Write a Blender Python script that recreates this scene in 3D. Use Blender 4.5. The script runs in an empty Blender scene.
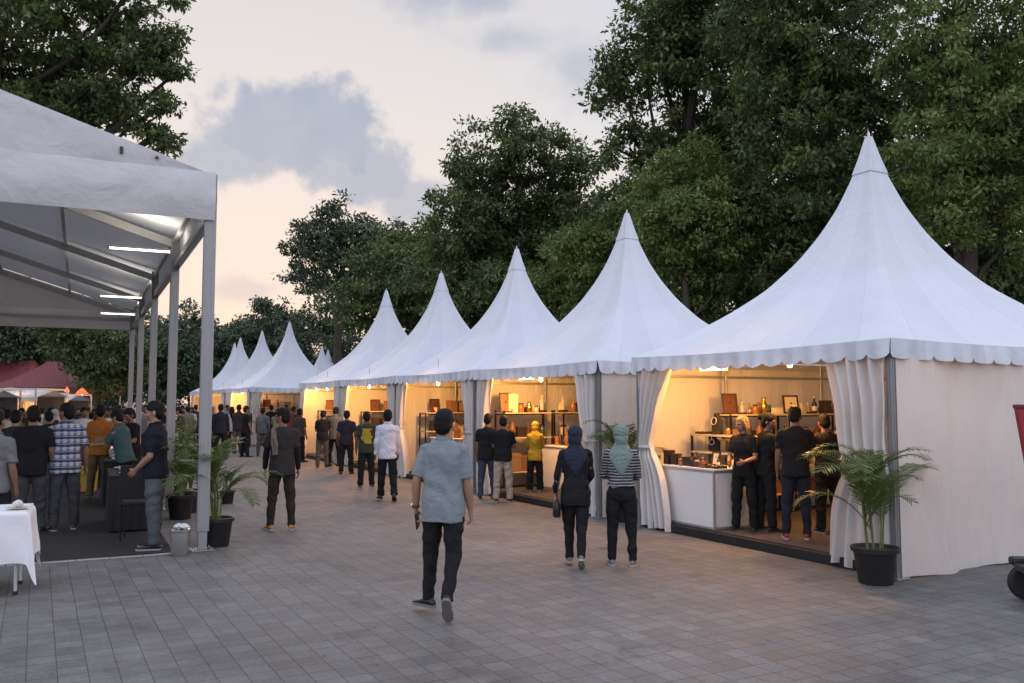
# dusk market street: pagoda tents, marquee, strollers
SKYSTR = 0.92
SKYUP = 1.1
TENTP = 84
import bpy, bmesh, math, random
import numpy as np
from mathutils import Vector, Matrix, Euler
R = math.radians
PI = math.pi
sc = bpy.context.scene
C = sc.collection
rnd = random.Random(7)

# ------------------------------------------------------------------ camera model (photo 1024x683)
F, CX, CY, HZ, CAMH = 870.0, 512.0, 341.5, 403.0, 1.72
PITCH = math.atan((HZ - CY) / F)
_fw = Vector((0, math.cos(PITCH), math.sin(PITCH)))
_up = Vector((0, -math.sin(PITCH), math.cos(PITCH)))
def ray(px, py):
    return _fw + Vector((1, 0, 0)) * ((px - CX) / F) + _up * ((CY - py) / F)
def at_z(px, py, z=0.0):
    d = ray(px, py); t = (z - CAMH) / d.z
    return Vector((d.x * t, d.y * t, z))
def at_d(px, py, dist):
    d = ray(px, py); t = dist / d.y
    return Vector((d.x * t, dist, CAMH + d.z * t))
def top_z(p, py):
    """height of the point above ground point p that shows at picture row py"""
    dy = p.y
    a = math.tan(PITCH + math.atan((CY - py) / F))
    return CAMH + a * dy

# ------------------------------------------------------------------ mesh builder
class MB:
    def __init__(s): s.v = []; s.f = []; s.uv = []
    def add(s, vs, fs):
        o = len(s.v); s.v += [tuple(v) for v in vs]; s.f += [tuple(i + o for i in f) for f in fs]; return s
    def box(s, c, size, rz=0.0, M=None, taper=1.0):
        hx, hy, hz = size[0] / 2, size[1] / 2, size[2] / 2
        vs = []
        for z in (-hz, hz):
            k = taper if z > 0 else 1.0
            for x, y in ((-hx, -hy), (hx, -hy), (hx, hy), (-hx, hy)):
                v = Vector((x * k, y * k, z))
                if M is not None: v = M @ v
                elif rz: v = Matrix.Rotation(rz, 3, 'Z') @ v
                vs.append(v + Vector(c))
        return s.add(vs, [(3, 2, 1, 0), (4, 5, 6, 7), (0, 1, 5, 4), (1, 2, 6, 5), (2, 3, 7, 6), (3, 0, 4, 7)])
    def bar(s, a, b, w, h):
        """rectangular bar from a to b; w across, h in the vertical-most direction"""
        a = Vector(a); b = Vector(b); d = (b - a).normalized()
        up = Vector((0, 0, 1)) if abs(d.z) < .95 else Vector((0, 1, 0))
        x = d.cross(up).normalized(); y = x.cross(d)
        vs = []
        for p in (a, b):
            for i, j in ((-1, -1), (1, -1), (1, 1), (-1, 1)):
                vs.append(p + x * (i * w / 2) + y * (j * h / 2))
        return s.add(vs, [(0, 1, 2, 3), (7, 6, 5, 4), (0, 4, 5, 1), (1, 5, 6, 2), (2, 6, 7, 3), (3, 7, 4, 0)])
    def tube(s, pts, rad, n=8, cap=True):
        pts = [Vector(p) for p in pts]
        if not hasattr(rad, '__len__'): rad = [rad] * len(pts)
        rings = []; prev = None
        for i, p in enumerate(pts):
            t = (pts[min(i + 1, len(pts) - 1)] - pts[max(i - 1, 0)]).normalized()
            if prev is None:
                u = t.cross(Vector((0, 0, 1)) if abs(t.z) < .9 else Vector((1, 0, 0))).normalized()
            else:
                u = (prev - t * prev.dot(t)).normalized()
            prev = u; w = t.cross(u)
            r = rad[i]; ru, rw = (r if hasattr(r, '__len__') else (r, r))
            rings.append([p + u * (ru * math.cos(2 * PI * k / n)) + w * (rw * math.sin(2 * PI * k / n)) for k in range(n)])
        return s.loft(rings, cap)
    def loft(s, rings, cap=True):
        n = len(rings[0]); vs = [v for r in rings for v in r]; fs = []
        for i in range(len(rings) - 1):
            for k in range(n):
                a = i * n + k; b = i * n + (k + 1) % n
                fs.append((a, b, b + n, a + n))
        if cap:
            fs.append(tuple(reversed(range(n)))); fs.append(tuple(range((len(rings) - 1) * n, len(rings) * n)))
        return s.add(vs, fs)
    def lathe(s, prof, c=(0, 0, 0), n=24, cap=True, sx=1.0, sy=1.0):
        c = Vector(c)
        return s.loft([[c + Vector((r * sx * math.cos(2 * PI * k / n), r * sy * math.sin(2 * PI * k / n), z)) for k in range(n)] for r, z in prof], cap)
    def ell(s, c, r, n=14, m=9, M=None):
        c = Vector(c); rings = []
        for i in range(1, m):
            th = PI * i / m; rg = []
            for k in range(n):
                v = Vector((r[0] * math.sin(th) * math.cos(2 * PI * k / n), r[1] * math.sin(th) * math.sin(2 * PI * k / n), -r[2] * math.cos(th)))
                rg.append(c + (M @ v if M is not None else v))
            rings.append(rg)
        return s.loft(rings)
    def grid(s, fn, nu, nv):
        """sheet: fn(u, v) -> point for u, v in 0..1; keeps uv"""
        vs = [fn(i / nu, j / nv) for j in range(nv + 1) for i in range(nu + 1)]
        fs = []
        for j in range(nv):
            for i in range(nu):
                a = j * (nu + 1) + i; fs.append((a, a + 1, a + nu + 2, a + nu + 1))
                s.uv += [(i / nu, j / nv), ((i + 1) / nu, j / nv), ((i + 1) / nu, (j + 1) / nv), (i / nu, (j + 1) / nv)]
        return s.add(vs, fs)
    def mesh(s, name):
        me = bpy.data.meshes.new(name); me.from_pydata(s.v, [], s.f); me.update()
        if s.uv:
            ul = me.uv_layers.new(name='UVMap'); ul.data.foreach_set('uv', [c for t in s.uv for c in t])
        return me
    def build(s, name, mat=None, parent=None, smooth=False, bevel=0.0, loc=None, rz=0.0, ang=40):
        me = s.mesh(name)
        if smooth:
            me.polygons.foreach_set('use_smooth', [True] * len(me.polygons))
            if ang: me.set_sharp_from_angle(angle=R(ang))
        me.materials.append(mat)
        o = link(bpy.data.objects.new(name, me), parent)
        if loc is not None: o.location = loc
        if rz: o.rotation_euler.z = rz
        if bevel:
            b = o.modifiers.new('Bevel', 'BEVEL'); b.width = bevel; b.segments = 2; b.limit_method = 'ANGLE'
        return o

def link(o, parent=None):
    C.objects.link(o)
    if parent is not None: o.parent = parent
    return o
def tag(o, label=None, cat=None, group=None, kind=None):
    if label:
        o['label'] = label
        if len(label.split()) > 15: print('LONG', len(label.split()), label)
    if cat: o['category'] = cat
    if group: o['group'] = group
    if kind: o['kind'] = kind
    return o
def thing(name, label, cat, loc=(0, 0, 0), rz=0.0, group=None):
    o = bpy.data.objects.new(name, None); C.objects.link(o)
    o.empty_display_size = .1
    o.location = loc; o.rotation_euler = (0, 0, rz)
    return tag(o, label, cat, group)
KIDS = {}
def kids_of(o):
    return [c for c in C.objects if c.parent is o]
def dup(root, label=None, loc=None, rz=None, group=None):
    def cp(o, par):
        c = o.copy(); C.objects.link(c); c.parent = par
        for k in kids_of(o): cp(k, c)
        return c
    r = cp(root, None)
    if loc is not None: r.location = loc
    if rz is not None: r.rotation_euler.z = rz
    if label: r['label'] = label
    if group: r['group'] = group
    return r

# ------------------------------------------------------------------ materials
def nodes_of(m):
    m.use_nodes = True; nt = m.node_tree; nt.nodes.clear(); return nt
def N(nt, typ, **kw):
    n = nt.nodes.new(typ)
    for k, v in kw.items():
        if k.startswith('i_'): n.inputs[k[2:].replace('_', ' ')].default_value = v
        else: setattr(n, k, v)
    return n
_mc = {}
def mat(name, col, rough=.6, var=.12, scale=8.0, bump=0.0, bscale=40.0, metal=0.0, trans=0.0, emit=None, estr=0.0, spec=.5, stretch=None, coat=0.0):
    key = (name, tuple(col), rough)
    if key in _mc: return _mc[key]
    m = bpy.data.materials.new(name); nt = nodes_of(m); L = nt.links.new
    out = N(nt, 'ShaderNodeOutputMaterial'); p = N(nt, 'ShaderNodeBsdfPrincipled')
    p.inputs['Roughness'].default_value = rough; p.inputs['Metallic'].default_value = metal
    p.inputs['Specular IOR Level'].default_value = spec
    p.inputs['Coat Weight'].default_value = coat
    tc = N(nt, 'ShaderNodeTexCoord'); src = tc.outputs['Object']
    if stretch:
        mp = N(nt, 'ShaderNodeMapping'); mp.inputs['Scale'].default_value = stretch; L(src, mp.inputs[0]); src = mp.outputs[0]
    nz = N(nt, 'ShaderNodeTexNoise'); nz.inputs['Scale'].default_value = scale; nz.inputs['Detail'].default_value = 5; L(src, nz.inputs['Vector'])
    mx = N(nt, 'ShaderNodeMix', data_type='RGBA')
    c = Vector(col)
    mx.inputs[6].default_value = (*[max(0, x * (1 - var)) for x in c], 1); mx.inputs[7].default_value = (*[min(1, x * (1 + var)) for x in c], 1)
    L(nz.outputs['Fac'], mx.inputs[0]); L(mx.outputs[2], p.inputs['Base Color'])
    rr = N(nt, 'ShaderNodeMapRange'); rr.inputs['To Min'].default_value = max(0, rough - .1); rr.inputs['To Max'].default_value = min(1, rough + .1)
    L(nz.outputs['Fac'], rr.inputs['Value']); L(rr.outputs[0], p.inputs['Roughness'])
    if bump:
        n2 = N(nt, 'ShaderNodeTexNoise'); n2.inputs['Scale'].default_value = bscale; n2.inputs['Detail'].default_value = 4; L(src, n2.inputs['Vector'])
        b = N(nt, 'ShaderNodeBump'); b.inputs['Strength'].default_value = bump; b.inputs['Distance'].default_value = .02
        L(n2.outputs['Fac'], b.inputs['Height']); L(b.outputs[0], p.inputs['Normal'])
    if emit:
        p.inputs['Emission Color'].default_value = (*emit, 1); p.inputs['Emission Strength'].default_value = estr
    last = p.outputs[0]
    if trans:
        t = N(nt, 'ShaderNodeBsdfTranslucent'); L(mx.outputs[2], t.inputs[0])
        ms = N(nt, 'ShaderNodeMixShader'); ms.inputs[0].default_value = trans; L(p.outputs[0], ms.inputs[1]); L(t.outputs[0], ms.inputs[2]); last = ms.outputs[0]
    L(last, out.inputs[0]); _mc[key] = m; return m

def fabric_mat(name, col, trans, seams=0, fold=.25, drape=(1, 1, 1)):
    """coated tent cloth: wrinkle bump, faint grime, welded seams in the uv direction"""
    m = bpy.data.materials.new(name); nt = nodes_of(m); L = nt.links.new
    out = N(nt, 'ShaderNodeOutputMaterial'); p = N(nt, 'ShaderNodeBsdfPrincipled'); p.inputs['Roughness'].default_value = .55
    p.inputs['Specular IOR Level'].default_value = .3
    tc = N(nt, 'ShaderNodeTexCoord')
    n1 = N(nt, 'ShaderNodeTexNoise'); n1.inputs['Scale'].default_value = 1.3; n1.inputs['Detail'].default_value = 7; n1.inputs['Roughness'].default_value = .65; L(tc.outputs['Object'], n1.inputs['Vector'])
    cr = N(nt, 'ShaderNodeMix', data_type='RGBA'); c = Vector(col)
    cr.inputs[6].default_value = (*(c * .86), 1); cr.inputs[7].default_value = (*[min(1, x * 1.06) for x in c], 1); L(n1.outputs['Fac'], cr.inputs[0])
    colo = cr.outputs[2]
    if seams:
        sx = N(nt, 'ShaderNodeSeparateXYZ'); L(tc.outputs['UV'], sx.inputs[0])
        a = N(nt, 'ShaderNodeMath', operation='MULTIPLY'); a.inputs[1].default_value = seams; L(sx.outputs[0], a.inputs[0])
        b = N(nt, 'ShaderNodeMath', operation='FRACT'); L(a.outputs[0], b.inputs[0])
        cc = N(nt, 'ShaderNodeMath', operation='COMPARE'); cc.inputs[1].default_value = .5; cc.inputs[2].default_value = .022; L(b.outputs[0], cc.inputs[0])
        mx = N(nt, 'ShaderNodeMix', data_type='RGBA'); L(cc.outputs[0], mx.inputs[0]); L(colo, mx.inputs[6])
        mx.inputs[7].default_value = (*(c * .90), 1); colo = mx.outputs[2]
        # neighbouring panels of cloth differ a little
        fl = N(nt, 'ShaderNodeMath', operation='FLOOR'); ad = N(nt, 'ShaderNodeMath', operation='ADD'); ad.inputs[1].default_value = .5
        L(a.outputs[0], ad.inputs[0]); L(ad.outputs[0], fl.inputs[0])
        wn = N(nt, 'ShaderNodeTexWhiteNoise', noise_dimensions='1D'); L(fl.outputs[0], wn.inputs['W'])
        mr = N(nt, 'ShaderNodeMapRange'); mr.inputs['To Min'].default_value = .945; mr.inputs['To Max'].default_value = 1.0; L(wn.outputs[0], mr.inputs[0])
        m3 = N(nt, 'ShaderNodeMix', data_type='RGBA', blend_type='MULTIPLY'); m3.inputs[0].default_value = 1; L(colo, m3.inputs[6])
        cb = N(nt, 'ShaderNodeCombineColor'); [L(mr.outputs[0], cb.inputs[i]) for i in range(3)]; L(cb.outputs[0], m3.inputs[7]); colo = m3.outputs[2]
    L(colo, p.inputs['Base Color'])
    dm = N(nt, 'ShaderNodeMapping'); dm.inputs['Scale'].default_value = drape; L(tc.outputs['Object'], dm.inputs[0])
    n2 = N(nt, 'ShaderNodeTexNoise'); n2.inputs['Scale'].default_value = 2.2; n2.inputs['Detail'].default_value = 4; n2.inputs['Distortion'].default_value = .35; L(dm.outputs[0], n2.inputs['Vector'])
    bm = N(nt, 'ShaderNodeBump'); bm.inputs['Strength'].default_value = fold; bm.inputs['Distance'].default_value = .12; L(n2.outputs['Fac'], bm.inputs['Height'])
    n3 = N(nt, 'ShaderNodeTexNoise'); n3.inputs['Scale'].default_value = 14; n3.inputs['Detail'].default_value = 4; n3.inputs['Distortion'].default_value = .5; L(dm.outputs[0], n3.inputs['Vector'])
    b2 = N(nt, 'ShaderNodeBump'); b2.inputs['Strength'].default_value = fold * .5; b2.inputs['Distance'].default_value = .02; L(n3.outputs['Fac'], b2.inputs['Height']); L(bm.outputs[0], b2.inputs['Normal'])
    L(b2.outputs[0], p.inputs['Normal'])
    t = N(nt, 'ShaderNodeBsdfTranslucent'); L(colo, t.inputs[0])
    ms = N(nt, 'ShaderNodeMixShader'); ms.inputs[0].default_value = trans; L(p.outputs[0], ms.inputs[1]); L(t.outputs[0], ms.inputs[2])
    L(ms.outputs[0], out.inputs[0]); return m

ROOF = fabric_mat('tent_roof_cloth', (.655, .685, .745), .02, seams=5, fold=.32)
WALL = fabric_mat('tent_wall_cloth', (.67, .65, .62), .12, seams=0, fold=.55, drape=(1.6, 1.6, .28))
CURT = fabric_mat('tent_curtain_cloth', (.68, .66, .64), .12, seams=0, fold=.3)
MARQ = fabric_mat('marquee_cloth', (.64, .64, .64), .13, seams=0, fold=.5)
ALU = mat('aluminium_profile', (.55, .56, .57), .42, .08, 20, metal=.75)
ALU_WHITE = mat('anodised_aluminium', (.30, .30, .30), .45, .08, 30, bump=.05, metal=.35, stretch=(6, 6, .6))
POSTM = mat('tent_post_steel', (.24, .245, .25), .45, .1, 14, metal=.5)
RAFT = mat('pale_aluminium_beam', (.50, .49, .47), .5, .08, 14, metal=.1)
STEEL = mat('galvanised_steel', (.33, .34, .34), .45, .15, 12, metal=.7)
STAINLESS = mat('stainless_steel', (.6, .6, .58), .25, .1, 6, metal=1.0)
BLACKPL = mat('black_plastic', (.012, .012, .013), .45, .2, 10, bump=.05)
DARKWOOD = mat('dark_wood', (.035, .02, .012), .5, .3, 6, stretch=(1, 1, 8))
WOOD = mat('brown_wood', (.22, .11, .05), .5, .3, 6, stretch=(1, 1, 8))
WHITEBOARD = mat('white_laminate', (.74, .73, .71), .45, .05, 3)
BLACKCLOTH = mat('black_cloth', (.014, .014, .015), .85, .3, 10, bump=.3, bscale=14)
WHITECLOTH = mat('white_linen', (.74, .74, .76), .8, .05, 6, bump=.35, bscale=9)
RUBBER = mat('rubber', (.015, .015, .015), .7, .2, 20)
# ------------------------------------------------------------------ camera
cam = bpy.data.cameras.new('camera'); camo = bpy.data.objects.new('camera', cam); C.objects.link(camo)
cam.sensor_width = 36; cam.lens = F / 1024 * 36; cam.clip_end = 5000; cam.clip_start = .05
camo.location = (0, 0, CAMH); camo.rotation_euler = (PI / 2 + PITCH, 0, 0)
sc.camera = camo
sc.view_settings.view_transform = 'Standard'; sc.view_settings.look = 'None'
sc.view_settings.exposure = 0.2; sc.view_settings.gamma = 1.0; sc.view_settings.use_curve_mapping = False
try:
    sc.cycles.use_denoising = True; sc.cycles.denoiser = 'OPENIMAGEDENOISE'
    sc.cycles.max_bounces = 7; sc.cycles.diffuse_bounces = 4; sc.cycles.transparent_max_bounces = 4
    sc.cycles.sample_clamp_indirect = 6; sc.cycles.caustics_reflective = False; sc.cycles.caustics_refractive = False
except Exception: pass

# ------------------------------------------------------------------ dusk sky: Nishita + a veil of high cloud + cumulus banks, all by direction
SUN_AZ, SUN_EL = R(-17), R(4)          # sun has just reached the treetops, left of centre
w = bpy.data.worlds.new('World'); sc.world = w; w.use_nodes = True
nt = w.node_tree; nt.nodes.clear(); L = nt.links.new
out = N(nt, 'ShaderNodeOutputWorld')
sky = N(nt, 'ShaderNodeTexSky', sky_type='NISHITA'); sky.sun_disc = False
sky.sun_elevation = SUN_EL; sky.sun_rotation = SUN_AZ; sky.dust_density = 2.0
bg1 = N(nt, 'ShaderNodeBackground'); bg1.inputs[1].default_value = .12; L(sky.outputs[0], bg1.inputs[0])
tc = N(nt, 'ShaderNodeTexCoord'); D = tc.outputs['Generated']
sep = N(nt, 'ShaderNodeSeparateXYZ'); L(D, sep.inputs[0])
def M_(op, a, b=None, c=None, clamp=False):
    n = N(nt, 'ShaderNodeMath', operation=op); n.use_clamp = clamp
    for i, x in enumerate((a, b, c)):
        if x is None: continue
        if hasattr(x, 'links') or hasattr(x, 'is_linked'): L(x, n.inputs[i])
        else: n.inputs[i].default_value = x
    return n.outputs[0]
ramp = N(nt, 'ShaderNodeValToRGB'); L(sep.outputs[2], ramp.inputs[0]); cr = ramp.color_ramp
def lin(r, g, b): return tuple(((x / 255) / 12.92 if x <= 10 else ((x / 255 + .055) / 1.055) ** 2.4) for x in (r, g, b))
stops = [(0.0, lin(232, 206, 198)), (.10, lin(238, 219, 211)), (.19, lin(234, 225, 221)), (.30, lin(225, 224, 227)), (.42, lin(215, 216, 223)), (.60, lin(197, 202, 218)), (1.0, lin(174, 187, 221))]
while len(cr.elements) < len(stops): cr.elements.new(.5)
for e, (p, c) in zip(cr.elements, stops): e.position = p; e.color = (*c, 1)
# warmer glow low around the sun's direction
sd = N(nt, 'ShaderNodeVectorMath', operation='DOT_PRODUCT'); L(D, sd.inputs[0]); sd.inputs[1].default_value = (math.sin(SUN_AZ) * math.cos(R(10)), math.cos(SUN_AZ) * math.cos(R(10)), math.sin(R(10)))
glow = N(nt, 'ShaderNodeMapRange', interpolation_type='SMOOTHSTEP'); L(sd.outputs['Value'], glow.inputs[0]); glow.inputs[1].default_value = .86; glow.inputs[2].default_value = 1.0; glow.inputs[4].default_value = .25
mg = N(nt, 'ShaderNodeMix', data_type='RGBA'); L(glow.outputs[0], mg.inputs[0]); L(ramp.outputs[0], mg.inputs[6]); mg.inputs[7].default_value = (*lin(250, 224, 204), 1)
# the far side of the dome, away from the afterglow, is coloured bluer
bk = N(nt, 'ShaderNodeMapRange', interpolation_type='SMOOTHSTEP'); L(sep.outputs[1], bk.inputs[0]); bk.inputs[1].default_value = .25; bk.inputs[2].default_value = -.7
mb = N(nt, 'ShaderNodeMix', data_type='RGBA'); L(bk.outputs[0], mb.inputs[0]); L(mg.outputs[2], mb.inputs[6]); mb.inputs[7].default_value = (*lin(199, 201, 216), 1)
# cloud banks
nz = N(nt, 'ShaderNodeTexNoise'); nz.inputs['Scale'].default_value = 9; nz.inputs['Detail'].default_value = 6; nz.inputs['Roughness'].default_value = .58; L(D, nz.inputs['Vector'])
nz2 = N(nt, 'ShaderNodeTexNoise'); nz2.inputs['Scale'].default_value = 26; nz2.inputs['Detail'].default_value = 5; L(D, nz2.inputs['Vector'])
puff = M_('ADD', M_('MULTIPLY', M_('SUBTRACT', nz.outputs['Fac'], .5), 1.5), M_('MULTIPLY', M_('SUBTRACT', nz2.outputs['Fac'], .5), .9))
def bank(px, py, rx, ry, soft, amt):
    c = ray(px, py).normalized(); right = Vector((c.y, -c.x, 0)).normalized(); up = right.cross(c)
    def dot(v):
        n = N(nt, 'ShaderNodeVectorMath', operation='DOT_PRODUCT'); L(D, n.inputs[0]); n.inputs[1].default_value = v; return n.outputs['Value']
    a = M_('DIVIDE', dot(right), rx / F); b = M_('DIVIDE', dot(up), ry / F)
    r2 = M_('SQRT', M_('ADD', M_('MULTIPLY', a, a), M_('MULTIPLY', b, b)))
    v = M_('ADD', M_('SUBTRACT', 1.0, r2), puff)
    n = N(nt, 'ShaderNodeMapRange', interpolation_type='SMOOTHSTEP'); L(v, n.inputs[0]); n.inputs[1].default_value = 0.0; n.inputs[2].default_value = soft; n.inputs[4].default_value = amt
    front = M_('GREATER_THAN', dot(c), .2)
    return M_('MULTIPLY', n.outputs[0], front)
banks = [bank(300, 132, 114, 58, .34, .95), bank(245, 150, 66, 46, .38, .85), bank(350, 168, 72, 42, .38, .85), bank(425, 203, 52, 28, .5, .75), bank(250, 290, 60, 18, .8, .5),
         bank(450, -10, 95, 36, .8, .75), bank(515, 38, 80, 24, .9, .6), bank(585, 70, 60, 44, .9, .55), bank(160, 240, 60, 20, 1.0, .3), bank(640, 20, 40, 30, 1.0, .4)]
tot = banks[0]
for b in banks[1:]: tot = M_('MAXIMUM', tot, b)
# broken cloud over the rest of the dome
nz3 = N(nt, 'ShaderNodeTexNoise'); nz3.inputs['Scale'].default_value = 3.2; nz3.inputs['Detail'].default_value = 7; L(D, nz3.inputs['Vector'])
gen = N(nt, 'ShaderNodeMapRange', interpolation_type='SMOOTHSTEP'); L(nz3.outputs['Fac'], gen.inputs[0]); gen.inputs[1].default_value = .50; gen.inputs[2].default_value = .72; gen.inputs[4].default_value = .45
away = N(nt, 'ShaderNodeMapRange'); L(sep.outputs[1], away.inputs[0]); away.inputs[1].default_value = .80; away.inputs[2].default_value = .55
tot = M_('MAXIMUM', tot, M_('MULTIPLY', gen.outputs[0], away.outputs[0]))
ccol = N(nt, 'ShaderNodeMix', data_type='RGBA'); ccol.inputs[6].default_value = (*lin(182, 189, 203), 1); ccol.inputs[7].default_value = (*lin(158, 170, 191), 1); L(nz2.outputs['Fac'], ccol.inputs[0])
mc = N(nt, 'ShaderNodeMix', data_type='RGBA'); L(tot, mc.inputs[0]); L(mb.outputs[2], mc.inputs[6]); L(ccol.outputs[2], mc.inputs[7])
bg2 = N(nt, 'ShaderNodeBackground'); L(mc.outputs[2], bg2.inputs[0])
# extra strength added to the unseen dome overhead and behind, to brighten the scene
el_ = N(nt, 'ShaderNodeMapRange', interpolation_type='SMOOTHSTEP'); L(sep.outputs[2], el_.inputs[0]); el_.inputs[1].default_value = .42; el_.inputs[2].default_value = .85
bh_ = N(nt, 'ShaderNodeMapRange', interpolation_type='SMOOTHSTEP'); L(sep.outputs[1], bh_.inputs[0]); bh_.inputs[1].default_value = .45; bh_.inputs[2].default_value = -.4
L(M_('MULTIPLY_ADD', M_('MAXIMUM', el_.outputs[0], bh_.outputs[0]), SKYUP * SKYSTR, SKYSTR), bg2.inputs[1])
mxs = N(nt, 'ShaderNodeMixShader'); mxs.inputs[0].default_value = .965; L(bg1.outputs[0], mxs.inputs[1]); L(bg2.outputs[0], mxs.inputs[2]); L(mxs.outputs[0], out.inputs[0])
sun = bpy.data.lights.new('sun', 'SUN'); sun.energy = .35; sun.angle = R(25); sun.color = (1, .82, .68)
so = bpy.data.objects.new('sun', sun); C.objects.link(so)
so.rotation_euler = (PI / 2 - R(12), 0, PI - SUN_AZ); so.location = (0, 0, 40)

# ------------------------------------------------------------------ ground
def paving():
    m = bpy.data.materials.new('concrete_pavers'); nt = nodes_of(m); L = nt.links.new
    out = N(nt, 'ShaderNodeOutputMaterial'); p = N(nt, 'ShaderNodeBsdfPrincipled')
    tc = N(nt, 'ShaderNodeTexCoord'); mp = N(nt, 'ShaderNodeMapping'); L(tc.outputs['Object'], mp.inputs[0])
    wob = N(nt, 'ShaderNodeTexNoise'); wob.inputs['Scale'].default_value = 1.2; L(tc.outputs['Object'], wob.inputs['Vector'])
    br = N(nt, 'ShaderNodeTexBrick'); br.offset = .5; br.squash = 1
    br.inputs['Scale'].default_value = 1; br.inputs['Brick Width'].default_value = .175; br.inputs['Row Height'].default_value = .175
    br.offset = 0.0
    br.inputs['Mortar Size'].default_value = .0035; br.inputs['Mortar Smooth'].default_value = .3; br.inputs['Bias'].default_value = 0
    br.inputs['Color1'].default_value = (.142, .138, .130, 1); br.inputs['Color2'].default_value = (.182, .176, .166, 1); br.inputs['Mortar'].default_value = (.070, .067, .063, 1)
    vm = N(nt, 'ShaderNodeVectorMath', operation='MULTIPLY_ADD'); L(wob.outputs['Color'], vm.inputs[0]); vm.inputs[1].default_value = (.007, .007, 0); L(mp.outputs[0], vm.inputs[2])
    L(vm.outputs[0], br.inputs['Vector'])
    n1 = N(nt, 'ShaderNodeTexNoise'); n1.inputs['Scale'].default_value = .45; n1.inputs['Detail'].default_value = 6; n1.inputs['Roughness'].default_value = .6; L(tc.outputs['Object'], n1.inputs['Vector'])
    n2 = N(nt, 'ShaderNodeTexNoise'); n2.inputs['Scale'].default_value = 30; n2.inputs['Detail'].default_value = 6; n2.inputs['Roughness'].default_value = .7; L(tc.outputs['Object'], n2.inputs['Vector'])
    n3 = N(nt, 'ShaderNodeTexNoise'); n3.inputs['Scale'].default_value = 5; n3.inputs['Detail'].default_value = 5; L(tc.outputs['Object'], n3.inputs['Vector'])
    def mr(src, a, b, lo=.3, hi=.7):
        r = N(nt, 'ShaderNodeMapRange'); L(src, r.inputs[0]); r.inputs[1].default_value = lo; r.inputs[2].default_value = hi; r.inputs[3].default_value = a; r.inputs[4].default_value = b; return r.outputs[0]
    k = N(nt, 'ShaderNodeMath', operation='MULTIPLY'); L(mr(n1.outputs['Fac'], .66, 1.16), k.inputs[0]); L(mr(n2.outputs['Fac'], .80, 1.2), k.inputs[1])
    k2 = N(nt, 'ShaderNodeMath', operation='MULTIPLY'); L(k.outputs[0], k2.inputs[0]); L(mr(n3.outputs['Fac'], .80, 1.12), k2.inputs[1])
    n4 = N(nt, 'ShaderNodeTexNoise'); n4.inputs['Scale'].default_value = 1.7; n4.inputs['Detail'].default_value = 8; n4.inputs['Roughness'].default_value = .7; L(tc.outputs['Object'], n4.inputs['Vector'])
    vo = N(nt, 'ShaderNodeTexVoronoi'); vo.inputs['Scale'].default_value = 3.1; vo.inputs['Randomness'].default_value = 1; L(tc.outputs['Object'], vo.inputs['Vector'])
    k4 = N(nt, 'ShaderNodeMath', operation='MULTIPLY'); L(mr(n4.outputs['Fac'], 1.0, .74, .55, .68), k4.inputs[0]); L(mr(vo.outputs['Distance'], .66, 1.0, .045, .075), k4.inputs[1])
    k5 = N(nt, 'ShaderNodeMath', operation='MULTIPLY'); L(k2.outputs[0], k5.inputs[0]); L(k4.outputs[0], k5.inputs[1]); k2 = k5
    mm = N(nt, 'ShaderNodeVectorMath', operation='SCALE'); L(br.outputs['Color'], mm.inputs[0]); L(k2.outputs[0], mm.inputs['Scale'])
    L(mm.outputs[0], p.inputs['Base Color'])
    L(mr(n3.outputs['Fac'], .62, .85), p.inputs['Roughness']); p.inputs['Specular IOR Level'].default_value = .35
    h = N(nt, 'ShaderNodeMath', operation='SUBTRACT'); sc2 = N(nt, 'ShaderNodeMath', operation='MULTIPLY'); L(n2.outputs['Fac'], sc2.inputs[0]); sc2.inputs[1].default_value = .25
    L(sc2.outputs[0], h.inputs[0]); L(br.outputs['Fac'], h.inputs[1])
    b = N(nt, 'ShaderNodeBump'); b.inputs['Strength'].default_value = .55; b.inputs['Distance'].default_value = .006; L(h.outputs[0], b.inputs['Height']); L(b.outputs[0], p.inputs['Normal'])
    L(p.outputs[0], out.inputs[0]); return m
# row direction of the tents (away from the camera) and its normal (towards the back of the tents)
_vx = (37 - CX) / F * math.cos(PITCH)
E1 = Vector((_vx, 1, 0)).normalized(); N1 = Vector((E1.y, -E1.x, 0))
TENT_RZ = math.atan2(-E1.y, -E1.x)
g = MB(); S = 1500
def rings():
    pass
g.add([(-S, -S, 0), (S, -S, 0), (S, S, 0), (-S, S, 0)], [(0, 1, 2, 3)])
go = g.build('ground', paving()); go.rotation_euler.z = TENT_RZ; tag(go, kind='structure')
# ------------------------------------------------------------------ pagoda tents
A = 2.06           # half side
EAVE = 2.36
PEAK = 5.24
corner1 = at_z(897, 579)
def tent_center(corner): return corner + E1 * A + N1 * A      # corner = near right front corner
TC1 = tent_center(corner1)
TENTM = Matrix.Rotation(TENT_RZ, 4, 'Z')
def tw(center, x, y, z=0.0):
    """tent-local (x to the near side, y to the back) -> world"""
    return Vector(center) + (TENTM.to_3x3() @ Vector((x, y, 0))) + Vector((0, 0, z))
WT = [(0, 1), (.05, .865), (.1, .76), (.19, .595), (.3, .432), (.43, .300), (.55, .208), (.67, .135), (.8, .076), (.9, .040), (1, .010)]
def wprof(t):
    for (a, b), (c, d) in zip(WT, WT[1:]):
        if t <= c:
            return b + (d - b) * (t - a) / (c - a)
    return WT[-1][1]
_tt = np.linspace(0, 1, 61); _ww = np.array([wprof(t) for t in _tt])
for _ in range(3): _ww[1:-1] = (_ww[:-2] + 2 * _ww[1:-1] + _ww[2:]) / 4
def wsm(t): return float(np.interp(t, _tt, _ww))
AR = A + .07       # roof edge
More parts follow.
